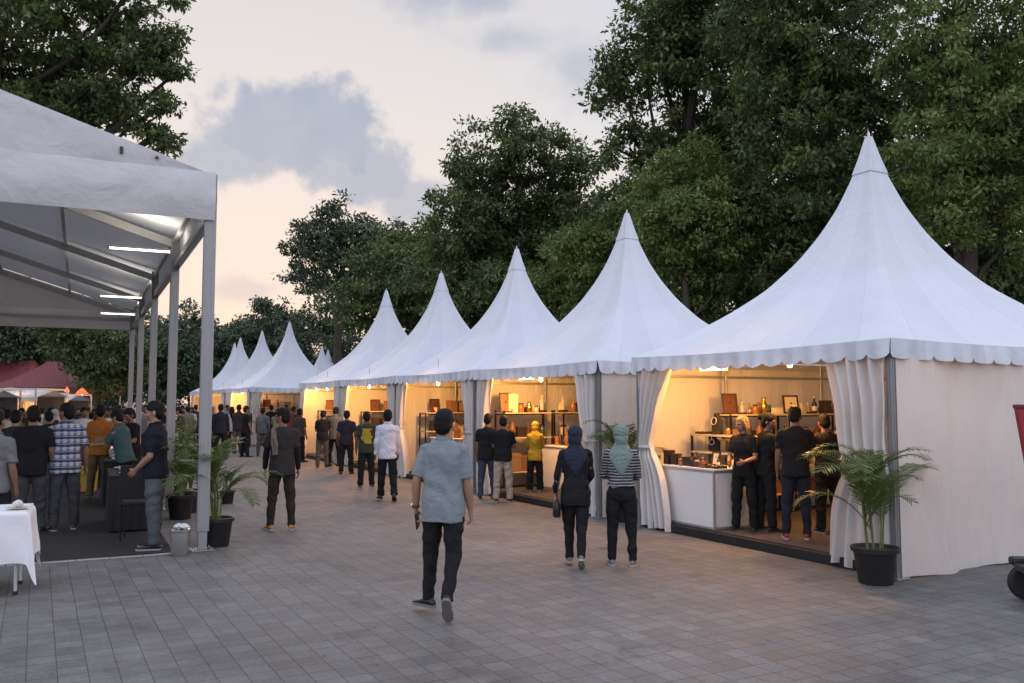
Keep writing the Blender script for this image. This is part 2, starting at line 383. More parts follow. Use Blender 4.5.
def roof_mesh(t0, t1, nt_, ns, off=0.0, seed=0):
    mb = MB(); rs = random.Random(seed)
    ph = rs.random() * 6
    for k in range(4):
        c, s = math.cos(k * PI / 2), math.sin(k * PI / 2)
        def fn(u, v):
            t = t0 + (t1 - t0) * v
            wv = AR * wsm(t) + off
            x = (u * 2 - 1)
            sag = .055 * (1 - x * x) * (1 - t) * wsm(t) ** .5 + .012 * math.sin(x * 9 + ph + k) * (1 - t) * wsm(t) * (1 - x ** 8)
            y = -wv * (1 - sag)
            z = EAVE + (PEAK - EAVE) * t - .03 * (1 - x * x) * max(0, 1 - t * 8)
            return Vector((c * x * wv - s * y, s * x * wv + c * y, z))
        mb.grid(fn, ns, nt_)
    return mb
def valance_mesh(k, nsc=15, seed=0):
    mb = MB(); rs = random.Random(seed + k); c, s = math.cos(k * PI / 2), math.sin(k * PI / 2)
    nu = nsc * 10; ph = [rs.random() * 6 for _ in range(4)]
    def fn(u, v):
        x = (u * 2 - 1) * AR
        q = (u * nsc) % 1.0
        tab = abs(math.sin(PI * q)) ** .38
        drop = .150 + .052 * tab
        sag = -.03 * (1 - (u * 2 - 1) ** 2)
        flare = (.012 * math.sin(u * 31 + ph[0]) + .02 * math.sin(u * 2 * PI * nsc + ph[1]) + .012 * math.sin(u * 13 + ph[2])) * v
        y = -(AR + .004 + flare + .015 * v)
        z = EAVE + sag + .004 - drop * v
        return Vector((c * x - s * y, s * x + c * y, z))
    return mb.grid(fn, nu, 5)
def wall_mesh(p0, p1, z0, z1, seed, amp=.02, nu=36, nv=16, billow=.0):
    mb = MB(); rs = random.Random(seed); p0 = Vector((*p0, 0)); p1 = Vector((*p1, 0)); d = (p1 - p0).normalized(); n = Vector((-d.y, d.x, 0))
    ph = [rs.random() * 6.3 for _ in range(6)]
    def fn(u, v):
        f = amp * (math.sin(u * 27 + ph[0] + .5 * math.sin(v * 3 + ph[1])) * (.75 - .35 * v) + math.sin(u * 11 + ph[2] + v * .8) * .8 + .25 * math.sin(u * 61 + ph[5]) * (1 - .5 * v) + .15 * math.sin(v * 9 + u * 5 + ph[3]))
        e = min(u, 1 - u) * 8; f *= min(1, e)
        f += billow * math.sin(PI * u) * math.sin(PI * (1 - v) * .8)
        z = z0 + (z1 - z0) * v + (.012 * math.sin(u * 17 + ph[4]) if v == 0 else 0)
        return p0.lerp(p1, u) + n * f + Vector((0, 0, z))
    return mb.grid(fn, nu, nv)
def curtain_mesh(xpost, sgn, wt, wm, wb, zt, zm, zb, y, seed, folds=5, tie=True):
    """gathered door curtain hanging from the eave beam beside a post; sgn = direction in which it spreads from the post"""
    mb = MB(); rs = random.Random(seed); ph = [rs.random() * 6.3 for _ in range(4)]
    def fn(u, v):
        z = zb + (zt - zb) * v
        if z > zm:
            k = (z - zm) / (zt - zm); wd = wm + (wt - wm) * (k ** 1.25)
        else:
            k = (zm - z) / (zm - zb); wd = wm + (wb - wm) * (1 - (1 - k) ** 2.2)
        g = 1 - wd / max(wt, .01) * .55
        f = (.030 + .045 * g) * math.sin(u * 2 * PI * folds + ph[0] + .8 * math.sin(z * 1.7 + ph[1])) + .012 * math.sin(u * 41 + ph[2] + z * 3)
        if abs(z - zm) < .05 and tie: f *= .6
        return Vector((xpost + sgn * (u * wd + .008 * math.sin(z * 9 + ph[3])), y + f, z + (.02 * math.sin(u * 11 + ph[1]) if v == 0 else 0)))
    return mb.grid(fn, folds * 12, 26)

FLOORZ = .12
def build_tent(name, label, center, seed, opt):
    t = thing(name, label, 'tent', (center.x, center.y, 0), TENT_RZ, 'white pagoda tents of the market row')
    rf = roof_mesh(0, .86, 34, 24, seed=seed).build('roof', ROOF, t, True, ang=35)
    roof_mesh(.825, 1.0, 8, 6, off=.010).build('peak_cap', ROOF, rf, True, ang=35)
    MB().lathe([(.012, PEAK - .02), (.016, PEAK + .04), (.004, PEAK + .07)], n=8).build('finial', ALU, rf, True)
    for k in range(4): valance_mesh(k, opt.get('nsc', 15), seed).build('valance', ROOF, t, True, ang=0)
    for sx in (1, -1):
        for sy in (1, -1):
            ps = MB(); ps.box((sx * A, sy * A, (EAVE - .02) / 2), (.065, .065, EAVE - .02))
            for dx, dy in ((.0345, 0), (-.0345, 0), (0, .0345), (0, -.0345)):
                ps.box((sx * A + dx, sy * A + dy, EAVE / 2), (.006 if dx else .02, .006 if dy else .02, EAVE - .2))
            po = ps.build('post', POSTM, t, bevel=.004)
            MB().box((sx * A, sy * A, .01), (.16, .16, .016)).build('base_plate', STEEL, po, bevel=.003)
    for k in range(4):
        c, s = math.cos(k * PI / 2), math.sin(k * PI / 2)
        b = MB(); b.bar((c * -A + s * A, s * -A - c * A, EAVE - .09), (c * A + s * A, s * A - c * A, EAVE - .09), .05, .09)
        b.build('eave_beam', ALU, t)
    for sx in (1, -1):
        MB().bar((sx * A * .97, -A * .97, EAVE - .05), (0, 0, EAVE + .55), .03, .03).build('roof_strut', ALU, t)
        MB().bar((sx * A * .97, A * .97, EAVE - .05), (0, 0, EAVE + .55), .03, .03).build('roof_strut', ALU, t)
    MB().tube([(0, 0, EAVE + .4), (0, 0, PEAK - .05)], .03, 8).build('king_post', ALU, t, True)
    z0 = .10
    # walls set just inside the posts, hems lapping the platform
    i = A - .04
    if opt.get('back', 1): wall_mesh((i, i), (-i, i), z0, EAVE - .02, seed + 1, .012).build('back_wall', WALL, t, True, ang=0)
    if opt.get('near', 1): wall_mesh((A + .042, -A + .02), (A + .042, A), .006, EAVE - .02, seed + 2, .05, 100, 24).build('side_wall', WALL, t, True, ang=0)
    if opt.get('far', 1): wall_mesh((-A - .042, A), (-A - .042, -A + .02), .006, EAVE - .02, seed + 3, .016).build('side_wall', WALL, t, True, ang=0)
    # inner uprights that carry the back wall
    for x in opt.get('inner', (-.62, .75)):
        MB().tube([(x, i - .06, FLOORZ), (x, i - .06, EAVE - .05)], .022, 8).build('wall_upright', STEEL, t, True); MB().tube([(-i + .07, x, FLOORZ), (-i + .07, x, EAVE - .05)], .022, 8).build('wall_upright', STEEL, t, True)
    MB().bar((-i, i - .06, 2.10), (i, i - .06, 2.10), .03, .04).build('wall_rail', STEEL, t); MB().bar((-i + .07, -i, 2.10), (-i + .07, i, 2.10), .03, .035).build('wall_rail', STEEL, t)
    zt = EAVE - .05
    for sg, key in ((1, 'nearc'), (-1, 'farc')):
        v = opt.get(key)
        if v:
            cu = curtain_mesh(sg * (A - .03), -sg, v[0], v[1], v[2], zt, v[3], .03, -A - .012, seed + 5 + sg, v[4]).build('curtain', CURT, t, True, ang=0)
            if v[5]:
                tb = MB(); wd = v[1]
                tb.lathe([(.5, -.02), (.52, 0), (.5, .02)], n=20, sx=wd * 1.04, sy=.16)
                tb.v = [(x + sg * (A - .03) - sg * wd / 2, y - A - .012, z + v[3]) for x, y, z in tb.v]
                tb.build('tieback', CURT, cu, True)
    if opt.get('endc'):
        for wv, sgn, yp in ((.5, 1, -A + .04), (.5, -1, A - .04)):
            cm = curtain_mesh(0, sgn, wv, .3, .42, zt, 1.2, .03, 0, seed + 20 + sgn, 4)
            cm.v = [(A + .03 + y, yp + x, z) for x, y, z in cm.v]
            cm.build('curtain', CURT, t, True, ang=0)
    return t
CARPET = mat('tent_carpet', (.062, .053, .049), .95, .18, 3, bump=.5, bscale=220)
SKIRT = mat('platform_edge', (.010, .010, .011), .6, .2, 6)
def platform(center, label):
    p = thing('tent_platform', label, 'platform', (center.x, center.y, 0), TENT_RZ, 'low platforms inside the tents')
    s = A - .055
    MB().box((0, -.03, (FLOORZ - .012) / 2 + .002), (2 * s, 2 * s + .06, FLOORZ - .016)).build('deck', SKIRT, p, bevel=.006)
    MB().box((0, 0, FLOORZ - .004), (2 * s - .04, 2 * s - .02, .010)).build('carpet', CARPET, p)
    return p
PIT = 4.25
c2 = corner1 + E1 * 5.14
centers = [TC1]
cc = tent_center(c2)
for k in range(4): centers.append(cc + E1 * (4.24 * k))
std = dict(nearc=(.62, .34, .5, 1.15, 4, 1), farc=(.62, .3, .6, 1.15, 4, 1))
big = dict(inner=(-.75, 1.0), nearc=(.76, .56, .80, 1.0, 5, 0), farc=(.78, .26, .62, 1.12, 5, 1))
tents = []
PEAK = 5.33
tents.append(build_tent('pagoda_tent', 'white pagoda tent nearest the camera, its blank side wall facing right', centers[0], 11, big))
PEAK = 5.24
tents[0].scale = (1, 1.14, 1); tents[0].location += N1 * (A * .14)
lab = ['white pagoda tent second along the row, with the yellow-hijab customer inside',
       'white pagoda tent third along the row, behind the man in the blue shirt',
       'white pagoda tent fourth along the row, behind the man in the white shirt',
       'white pagoda tent fifth along the row, last before the row steps back']
for k in range(4): tents.append(build_tent('pagoda_tent', lab[k], centers[k + 1], 40 + 17 * k, std))
for k, c in enumerate(centers):
    platform(c, ['dark carpeted platform under the frontmost pagoda tent', 'dark carpeted platform in the second tent, under the beige-trousered man',
                 'dark platform edge under the third tent, behind the blue-shirted man', 'dark platform edge under the fourth tent, behind the white-shirted man', 'dark platform edge in the fifth tent beside the grey-trousered man'][k])
# second run, stepped towards the street; near end of its first tent stands open
def peak_at(px, py):
    # top of a standard tent seen at this pixel
    a = math.tan(PITCH + math.atan((CY - py) / F)); d = (PEAK + .05 - CAMH) / a
    r = ray(px, py); return Vector((r.x / r.y * d, d, 0))
open_end = dict(near=0, endc=1, nearc=(.35, .3, .4, 1.15, 3, 0), farc=(.6, .3, .5, 1.15, 4, 1))
c6 = at_z(249, 446) + (E1 + N1) * A
cs6 = [c6, c6 + E1 * 5.3, c6 + E1 * 10.5, c6 + E1 * 15.2 + N1 * .6]
lab6 = ['white pagoda tent with its near end open, behind the grey-shirted standing man', 'white pagoda tent just beyond the open-ended one',
        'small-looking white pagoda tent second from the far end of the row', 'farthest white pagoda tent, mostly hidden behind the marquee post']
far_src = None
for k, c in enumerate(cs6):
    if k == 0: t = build_tent('pagoda_tent', lab6[0], c, 91, open_end)
    elif k == 1: t = far_src = build_tent('pagoda_tent', lab6[1], c, 131, std)
    else: t = dup(far_src, lab6[k], (c.x, c.y, 0))
    tents.append(t)
    if k < 2: platform(c, ['dark platform in the open-ended tent of the far run', 'dark platform in the tent beyond the open-ended one'][k])
for (px, py), lb in (((322, 346), 'distant white pagoda peak showing between two tents, slightly taller one'), ((328, 349), 'distant white pagoda peak showing between two tents, lower one')):
    p = peak_at(px, py); t = dup(far_src, lb, (p.x, p.y, 0)); tents.append(t)

# warm lamps in the tents
def lamp_light(name, loc, power, col, size=.08):
    l = bpy.data.lights.new(name, 'POINT'); l.energy = power; l.color = col; l.shadow_soft_size = size
    o = bpy.data.objects.new(name, l); C.objects.link(o); o.location = loc; return o
WARM = (1.0, .44, .105)
BULB = mat('lit_bulb', (.9, .8, .6), .4, 0, 3, emit=(1, .72, .38), estr=14)
TUBE = mat('lit_warm_tube', (.9, .8, .6), .4, 0, 3, emit=(1, .75, .42), estr=10)
def bulb(loc, label, power, group='bare bulbs hung under the tent roofs'):
    t = thing('hanging_bulb', label, 'light bulb', loc, 0, group)
    MB().tube([(0, 0, .55), (0, 0, .06)], .004, 6).build('cord', BLACKPL, t)
    MB().lathe([(.018, .055), (.02, .075), (.016, .10)], n=10).build('socket', WHITEBOARD, t, True)
    MB().lathe([(.004, -.055), (.022, -.05), (.034, -.025), (.036, 0), (.028, .03), (.018, .055)], n=12).build('globe', BULB, t, True)
    lo = lamp_light('bulb_light', Vector(loc) - Vector((0, 0, .1)), power, WARM); return t
def tube_lamp(loc, rz, label, power, length=.6, m=None, group='lit tube lamps under the tent roofs'):
    t = thing('tube_lamp', label, 'tube light', loc, rz, group)
    MB().box((0, 0, .03), (length + .06, .05, .03)).build('batten', WHITEBOARD, t, bevel=.004)
    MB().tube([(-length / 2, 0, 0), (length / 2, 0, 0)], .014, 8).build('tube', m or TUBE, t, True)
    for s in (-1, 1): MB().box((s * (length / 2 + .012), 0, .004), (.02, .035, .05)).build('end_cap', WHITEBOARD, t)
    return t
P0 = TENTP
def lamp_pos(px, py, cen, y=-1.75):
    """point just inside the tent front, at local depth y, that was measured at this place in the photo"""
    best = min(range(-190, 191), key=lambda k: abs(CX + F * tw(cen, k / 100, y).x / (tw(cen, k / 100, y).y * math.cos(PITCH)) - px))
    q = tw(cen, best / 100, y); return Vector((q.x, q.y, min(2.16, top_z(q, py))))
p = lamp_pos(714, 363, centers[0]); tube_lamp(p, TENT_RZ + .3, 'lit tube lamp under the valance of the frontmost tent', 0, .36)
lamp_light('tube_light', p - Vector((0, 0, .12)), P0 * .8, WARM, .2)
bulb(at_d(790, 363, 11.0), 'bare bulb above the customers in the frontmost tent', P0 * 1.35)
p = lamp_pos(527, 374.5, centers[1]); tube_lamp(p, TENT_RZ + .3, 'lit tube lamp in the second tent above the yellow hijab', 0, .36)
lamp_light('tube_light', p - Vector((0, 0, .12)), P0 * .8, WARM, .2)
bulb(lamp_pos(541, 375, centers[1], -1.5), 'bare bulb beside the tube lamp in the second tent', P0 * .8)
bl = ['bare bulb in the third tent, above the blue shirt', 'bare bulb in the fourth tent, above the white shirt', 'bare bulb in the fifth tent next to the row step']
for k in range(3):
    bulb(lamp_pos((438, 369, 327)[k], (381, 384.5, 388)[k], centers[k + 2]), bl[k], P0 * 1.6)
bulb(lamp_pos(317, 388.5, centers[4]), 'second bare bulb in the fifth tent, nearer its curtain', P0 * .5)
for k in range(4):
    bulb(lamp_pos((242, 223, 206, 196)[k], (391.5, 394, 395, 396)[k], cs6[k]), ['bare bulb in the open-ended tent', 'bare bulb in the tent beyond the open-ended one', 'bare bulb in the second farthest tent', 'bare bulb in the farthest tent'][k], P0 * 1.6)

# ------------------------------------------------------------------ large marquee on the left
MO = at_z(202, 550)                       # foot of the near right post
_vx2 = (80 - CX) / F * math.cos(PITCH)
E2 = Vector((_vx2, 1, 0)).normalized(); N2 = Vector((-E2.y, E2.x, 0))
MQ_RZ = math.atan2(E2.y, E2.x)
def mw(x, y, z=0.0): return MO + E2 * x + N2 * y + Vector((0, 0, z))
BAY, NB, WID = 4.35, 4, 10.0
LEN = BAY * NB
ZB, ZE, ZR = 3.90, 4.47, 6.02
mq = thing('marquee', 'large white gabled marquee with aluminium posts sheltering the buffet', 'marquee', MO, MQ_RZ)
def slope(y): return ZE + (ZR - ZE) * (1 - abs(y - WID / 2) / (WID / 2))
for side in (0, 1):
    mb = MB()
    def fn(u, v):
        y = (WID / 2) * v if side == 0 else WID - (WID / 2) * v
        y += (-.06 if side == 0 else .06) * (1 - v)
        q = (u * NB) % 1
        sag = .05 * math.sin(PI * q) * math.sin(PI * min(1, v * 1.02))
        return Vector((LEN * u, y, slope(min(max(y, 0), WID)) - sag + .004 * math.sin(u * 140) * (1 - v)))
    mb.grid(fn, NB * 16, 16).build('roof_sheet', MARQ, mq, True, ang=0)
def gable(xp, name, wob):
    mb = MB()
    def fn(u, v):
        y = WID * u; zt = slope(y) - .012; zb = ZE - .03
        z = zb + (zt - zb) * v
        f = wob * (math.sin(u * 60) * .4 + math.sin(u * 23 + v * 3)) * .012
        return Vector((xp + f, y, z))
    return mb.grid(fn, 90, 8).build(name, MARQ, mq, True, ang=0)
gable(-.075, 'front_gable', 1.0); gable(LEN + .01, 'rear_gable', .5)
# fascia bands round the eaves
def fascia(a, b, name, out, seed):
    mb = MB(); rs = random.Random(seed); a = Vector(a); b = Vector(b); ph = rs.random() * 6
    def fn(u, v):
        p = a.lerp(b, u); bulge = (.05 if abs(out[0]) else .015) * math.sin(PI * v) + .012 * math.sin(u * 37 + ph + 2 * v) * math.sin(PI * v) + .01 * math.sin(u * 90 + v * 7) * v
        return p + Vector(out) * ((.075 if abs(out[0]) else .03) + bulge) + Vector((0, 0, ZB + (ZE + .01 - ZB) * v))
    return mb.grid(fn, 80, 10).build(name, MARQ, mq, True, ang=0)
fascia((-.02, -.04, 0), (-.02, WID, 0), 'front_fascia', (-1, 0, 0), 1)
fascia((-.05, -.02, 0), (LEN, -.02, 0), 'side_fascia', (0, -1, 0), 2)
fascia((-.05, WID, 0), (LEN, WID, 0), 'side_fascia', (0, 1, 0), 3)
fascia((LEN + .02, WID, 0), (LEN + .02, 0, 0), 'rear_fascia', (1, 0, 0), 4)
for k in range(NB + 1):
    for y in (0, WID):
        x = k * BAY
        ps = MB(); ps.box((x, y, .22 + (ZE - .22) / 2), (.10, .135, ZE - .22))
        for dx in (-.051, .051):
            for dy in (-.04, .04): ps.box((x + dx, y + dy, .25 + (ZE - .3) / 2), (.006, .022, ZE - .3))
        po = ps.build('post', ALU_WHITE, mq, bevel=.006)
        bs = MB(); bs.box((x, y, .02 + .1), (.07, .10, .21)); bs.box((x, y, .008), (.26, .26, .014))
        for ex in (-.09, .09):
            for ey in (-.09, .09): bs.tube([(x + ex, y + ey, .01), (x + ex, y + ey, .035)], .012, 6)
        bs.build('base_plate', STEEL, po, bevel=.003)
    x = k * BAY
    for ya, yb in ((0, WID / 2), (WID, WID / 2)):
        MB().bar((x, ya, slope(ya) - .14), (x, yb, slope(yb) - .12), .07, .13).build('rafter', RAFT, mq, bevel=.005)
    if k in (0, NB):
        MB().bar((x, 0, ZB + .30), (x, WID, ZB + .30), .06, .10).build('tie_beam', RAFT, mq)
for y in (0.02, 1.7, 3.4, 5.0, 6.6, 8.3, WID - .02):
    MB().bar((0, y, slope(y) - .09), (LEN, y, slope(y) - .09), .055, .055).build('purlin', RAFT, mq)
MB().bar((0, 0, ZB + .1), (LEN, 0, ZB + .1), .05, .10).build('eave_beam', ALU, mq)
MB().bar((0, WID, ZB + .1), (LEN, WID, ZB + .1), .05, .10).build('eave_beam', ALU, mq)
# corner fitting at the eave end
cf = MB(); cf.box((-.03, -.10, ZE - .12), (.05, .02, .22)); cf.box((-.03, -.10, ZB + .06), (.05, .02, .12))
for dz in (-.18, -.06): cf.tube([(-.03, -.105, ZE + dz), (-.03, -.118, ZE + dz)], .012, 6)

for y, sz in ((1.0, .08), (.62, .03)):
    MB().box((-.10, y, ZE + .03 + (.12 if sz > .06 else .08)), (.015, .035, sz)).build('strap_buckle', DARKWOOD, mq)
# grey mat flooring under the marquee
MAT_ = mat('floor_mat_grey', (.022, .022, .023), .92, .22, 1.6, bump=.5, bscale=160)
fl = MB()
def mfn(u, v):
    return mw(-.12 + (LEN + .1) * u, .32 + (WID - .6) * v, .006 + .003 * math.sin(u * 50 + v * 90))
fl.grid(mfn, 60, 40); tag(fl.build('floor_mat', MAT_, None, True), kind='structure')
ed = MB()
for k in range(28):
    a = mw(-.135, .32 + k * .335, .007); b = mw(-.135, .32 + k * .335 + .325, .007); ed.bar(a, b, .035, .012)
tag(ed.build('floor_mat_edge', ALU), kind='structure')
COOL = mat('lit_cool_tube', (.9, .9, .9), .4, 0, 3, emit=(1, .93, .80), estr=3.6)
lbs = ['lit white tube lamp under the marquee roof, brightest and nearest its front', 'lit white tube lamp in the middle of the marquee roof', 'lit white tube lamp towards the rear of the marquee', 'lit white tube lamp by the rear gable of the marquee', ]
for i, (px, py, dd) in enumerate(((140, 250, 13.2), (121, 297, 18.6), (118, 314, 22.6))):
    p = at_d(px, py, dd)
    t = tube_lamp(p, MQ_RZ + PI / 2, lbs[i], 0, .85 if i == 0 else .8, COOL, 'white tube lamps of the marquee')
    l = bpy.data.lights.new('tube_light', 'AREA'); l.shape = 'RECTANGLE'; l.size = .9; l.size_y = .08; l.energy = 10; l.color = (1, .92, .80)
    o = bpy.data.objects.new('tube_light', l); C.objects.link(o); o.location = p + Vector((0, 0, .06)); o.rotation_euler = (PI, 0, MQ_RZ + PI / 2)
# ------------------------------------------------------------------ people
def rotx(v, a):
    c, s = math.cos(a), math.sin(a); return Vector((v.x, v.y * c + v.z * s, v.z * c - v.y * s))   # a>0 tips forward (+y)
STAND = dict(lean=2, legs=((3, 4, 3, 0, 10), (-2, 4, 2, 0, 10)), arms=((3, 9, 14), (0, 9, 12)), head=(0, 4))
# legs: (thigh pitch fwd, abduct, knee flex, heel lift, toe out) right, left ; arms: (pitch, abduct, elbow flex) right, left
POSES = dict(
    stand=STAND,
    relax=dict(STAND, legs=((2, 6, 4, 0, 16), (-1, 5, 1, 0, 14)), arms=((-4, 10, 18), (2, 10, 14))),
    walkR=dict(lean=4, legs=((-14, 2, 26, 48, 6), (13, 2, 5, 0, 10)), arms=((14, 7, 16), (-12, 12, 16)), head=(0, 2)),
    walkL=dict(lean=3, legs=((14, 2, 6, 0, 6), (-14, 2, 24, 40, 6)), arms=((-12, 8, 14), (14, 9, 18)), head=(0, 2)),
    hold=dict(STAND, arms=((14, 9, 86), (14, 9, 84)), head=(0, 16), lean=5),
    holdR=dict(STAND, arms=((20, 8, 78), (0, 9, 14)), head=(-8, 14), lean=4),
    holdL=dict(STAND, arms=((0, 9, 14), (22, 8, 78)), head=(12, 14), lean=4),
    clasp=dict(STAND, arms=((10, 10, 62), (12, 10, 66)), head=(-30, 5)),
    hip=dict(STAND, arms=((-6, 24, 62), (4, 9, 16)), lean=2),
    reach=dict(STAND, arms=((52, 10, 34), (34, 10, 50)), head=(0, 22), lean=12),
)
def hand(mb, W, d2, nrm, side, curl=22, sc_=1.0, spread=1.0):
    d = d2.normalized(); n = (nrm - d * nrm.dot(d)).normalized(); s = (d.cross(n)) * side
    k = sc_
    M = Matrix((s, n, d)).transposed()
    mb.tube([W - d * .02 * k, W + d * .02 * k, W + d * .05 * k, W + d * .088 * k], [(.021 * k, .024 * k), (.018 * k, .032 * k), (.016 * k, .040 * k), (.012 * k, .038 * k)], 10)
    mb.v[-40:] = []  # replaced below with an oriented palm
    mb.f[-(3 * 10 + 2):] = []
    rings = []
    for t, a, b in ((-.02, .025, .021), (.012, .030, .019), (.05, .041, .016), (.085, .038, .013), (.095, .030, .010)):
        rings.append([W + d * t * k + s * (a * k * math.cos(q)) + n * (b * k * math.sin(q)) for q in [2 * PI * j / 10 for j in range(10)]])
    mb.loft(rings)
    for i, (off, ln, r) in enumerate(((.030, .070, .0088), (.010, .080, .0092), (-.011, .074, .0088), (-.030, .056, .0078))):
        p = W + d * .082 * k + s * off * k; dirv = d + s * off * spread * 4 * .2; dirv.normalize(); pts = [p - d * .012 * k, p]
        ang = R(curl * (.6 + .12 * i))
        for seg in (.45, .31, .24):
            c, sn = math.cos(ang), math.sin(ang)
            dirv = (dirv * c + n * sn).normalized(); ang = R(curl * 1.15)
            pts.append(pts[-1] + dirv * ln * seg * k)
        mb.tube(pts, [r * k, r * k, r * k, r * .92 * k, r * .72 * k], 7)
    p = W + d * .022 * k + s * .022 * k; td = (d * .72 + s * .62 + n * .30).normalized()
    t2 = (td + d * .35 + n * .15).normalized()
    mb.tube([p, p + td * .034 * k, p + td * .034 * k + t2 * .028 * k, p + td * .034 * k + t2 * .048 * k], [.014 * k, .0115 * k, .0105 * k, .008 * k], 7)

def person_geo(pose, sex='m', style='tee', leg='loose', hem=.16, fat=1.0, hand_curl=22, hair='short'):
    """raw pieces in metres for a 1.70 m figure facing +y; returns ({piece: MB}, joints)"""
    ps = POSES[pose] if isinstance(pose, str) else pose
    Pv = Vector((0, 0, .93)); lean = R(ps.get('lean', 2)); tw_ = R(ps.get('twist', 0))
    f = sex == 'f'
    shx = (.155 if f else .172) * (1 + (fat - 1) * .6)
    def up(v):
        v = Vector(v); v = rotx(v, lean)
        if tw_: v = Matrix.Rotation(tw_ * min(1, max(0, v.z / .4)), 3, 'Z') @ v
        return Pv + v
    out = {}; J = {}
    body, top, trs = MB(), MB(), MB()
    def ringz(z, rx, ry, yo=0.0, n=20, pw=2.3):
        pts = []
        for k in range(n):
            a = 2 * PI * k / n; c, s = math.cos(a), math.sin(a)
            x = math.copysign(abs(c) ** (2 / pw), c) * rx; y = math.copysign(abs(s) ** (2 / pw), s) * ry + yo
            pts.append(up((x, y, z)))
        return pts
    w_ = (.93 if f else 1.0) * fat
    hipw = 1.04 if f else 1.0
    T = [(-.10, .12, .085, -.01), (-.03, .168 * hipw, .115, -.012), (.04, .165 * hipw, .112, -.01), (.14, .148 * (.92 if f else 1), .100, 0), (.24, .157 * (.95 if f else 1), .107, .004),
         (.34, .172, .116, .006), (.42, .180, .112, 0), (.475, .165, .092, -.008), (.51, .118, .072, -.012), (.535, .066, .060, -.008)]
    Tb = [(z, rx * w_ * .89, ry * (.9 + .1 * fat) * fat * .87, yo) for z, rx, ry, yo in T]
    body.loft([ringz(*t) for t in Tb])
    # neck and head
    nb = Vector((0, -.008, .53)); hy, hp = ps.get('head', (0, 4))
    HM = Matrix.Rotation(R(hy), 3, 'Z') @ Matrix.Rotation(-R(hp), 3, 'X')
    HS = 1.11
    def hd(v): return up(nb) + (HM @ (Vector(v) * HS))
    HR = HM if not lean else HM
    def hell(mb, c, r, n=16, m=11): mb.ell(hd(c), tuple(q * HS for q in r), n, m, HR)
    nw = .050 if f else .058
    body.tube([up((0, -.012, .47)), up((0, -.008, .53)), hd((0, 0, .075)), hd((0, -.005, .12))], [nw * 1.25, nw * 1.05, nw, nw], 14)
    # skull, jaw, cheeks, nose, lips, ears as one surface
    hell(body, (0, -.008, .170), (.074, .092, .088)); hell(body, (0, .028, .105), (.054, .060, .066)); hell(body, (0, .052, .078), (.030, .032, .026))
    for sx in (-1, 1):
        hell(body, (sx * .036, .052, .118), (.026, .026, .030)); hell(body, (sx * .077, -.008, .128), (.010, .019, .031))
        hell(body, (sx * .030, .072, .158), (.026, .016, .010))
    body.tube([hd((0, .082, .150)), hd((0, .096, .125)), hd((0, .102, .112)), hd((0, .085, .104))], [.008, .011, .014, .010], 8)
    hell(body, (0, .083, .086), (.024, .010, .007)); hell(body, (0, .081, .076), (.020, .010, .007))
    for sx in (-1, 1):
        e = MB(); e.ell(hd((sx * .031, .080, .143)), (.011, .005, .0045), 10, 7, HR); out['eye%d' % (sx > 0)] = e
    hr = MB()
    if hair in ('short', 'bun', 'long', 'crop'):
        k = 1.0 if hair != 'crop' else .965
        hell(hr, (0, -.014, .184), (.081 * k, .0955 * k, .089 * k)); hell(hr, (0, -.046, .128), (.073 * k, .058, .080)); hell(hr, (0, -.030, .155), (.078 * k, .078, .080)); hell(hr, (0, -.004, .226), (.060 * k, .062, .034 * k))
        for sx in (-1, 1): hell(hr, (sx * .064, -.005, .165), (.016, .030, .035))
        if hair == 'bun':
            hell(hr, (0, -.115, .19), (.045, .04, .045))
        if hair == 'long':
            hr.loft([[hd((rx * math.cos(a), yo + ry * math.sin(a), z)) for a in [2 * PI * j / 14 for j in range(14)]] for z, rx, ry, yo in ((.18, .08, .07, -.03), (.10, .082, .05, -.052), (.03, .078, .038, -.070), (-.05, .066, .03, -.085), (-.12, .05, .022, -.095), (-.16, .02, .012, -.1))])
            for sx in (-1, 1): hr.tube([hd((sx * .066, .028, .20)), hd((sx * .080, .012, .14)), hd((sx * .078, -.01, .06)), hd((sx * .07, -.03, -.02))], [.018, .022, .022, .012], 8)
    elif hair == 'hijab':
        hell(hr, (0, -.014, .172), (.090, .104, .100)); hell(hr, (0, -.04, .10), (.078, .074, .10))
        hell(hr, (0, .030, .055), (.066, .062, .045))
        hr.loft([[Vector(up((rx * math.cos(a), yo + ry * math.sin(a), z))) for a in [2 * PI * j / 20 for j in range(20)]] for z, rx, ry, yo in ((.66, .070, .075, -.015), (.60, .078, .082, -.018), (.55, .098, .098, -.016), (.50, .142, .116, -.016), (.45, .168, .128, -.012), (.42, .160, .126, -.012))])
        hr.loft([[Vector(up((rx * math.cos(a), yo + ry * math.sin(a), z))) for a in [2 * PI * j / 14 for j in range(14)]] for z, rx, ry, yo in ((.48, .16, .05, -.085), (.40, .145, .035, -.112), (.33, .105, .028, -.122), (.26, .062, .024, -.124), (.20, .024, .018, -.120), (.185, .008, .01, -.118))])
    out['hair'] = hr
    # arms
    arms = ps['arms']; J['wrist'] = []; J['handdir'] = []
    for i, side in enumerate((1, -1)):
        p_, ab, fl = arms[i][:3]; inn = arms[i][3] if len(arms[i]) > 3 else (0 if fl < 40 else 22)
        S = up((side * shx * fat ** .3, -.012, .455))
        pa, aa = R(p_), R(ab)
        d = Vector((side * math.sin(aa), math.sin(pa) * math.cos(aa), -math.cos(pa) * math.cos(aa)))
        E = S + d * .285
        pb, a2 = R(p_ + fl), R(ab * .35 - inn)
        d2 = Vector((side * math.sin(a2), math.sin(pb) * math.cos(a2), -math.cos(pb) * math.cos(a2)))
        W = E + d2 * .25
        q = (.88 if f else 1.0) * fat ** .6
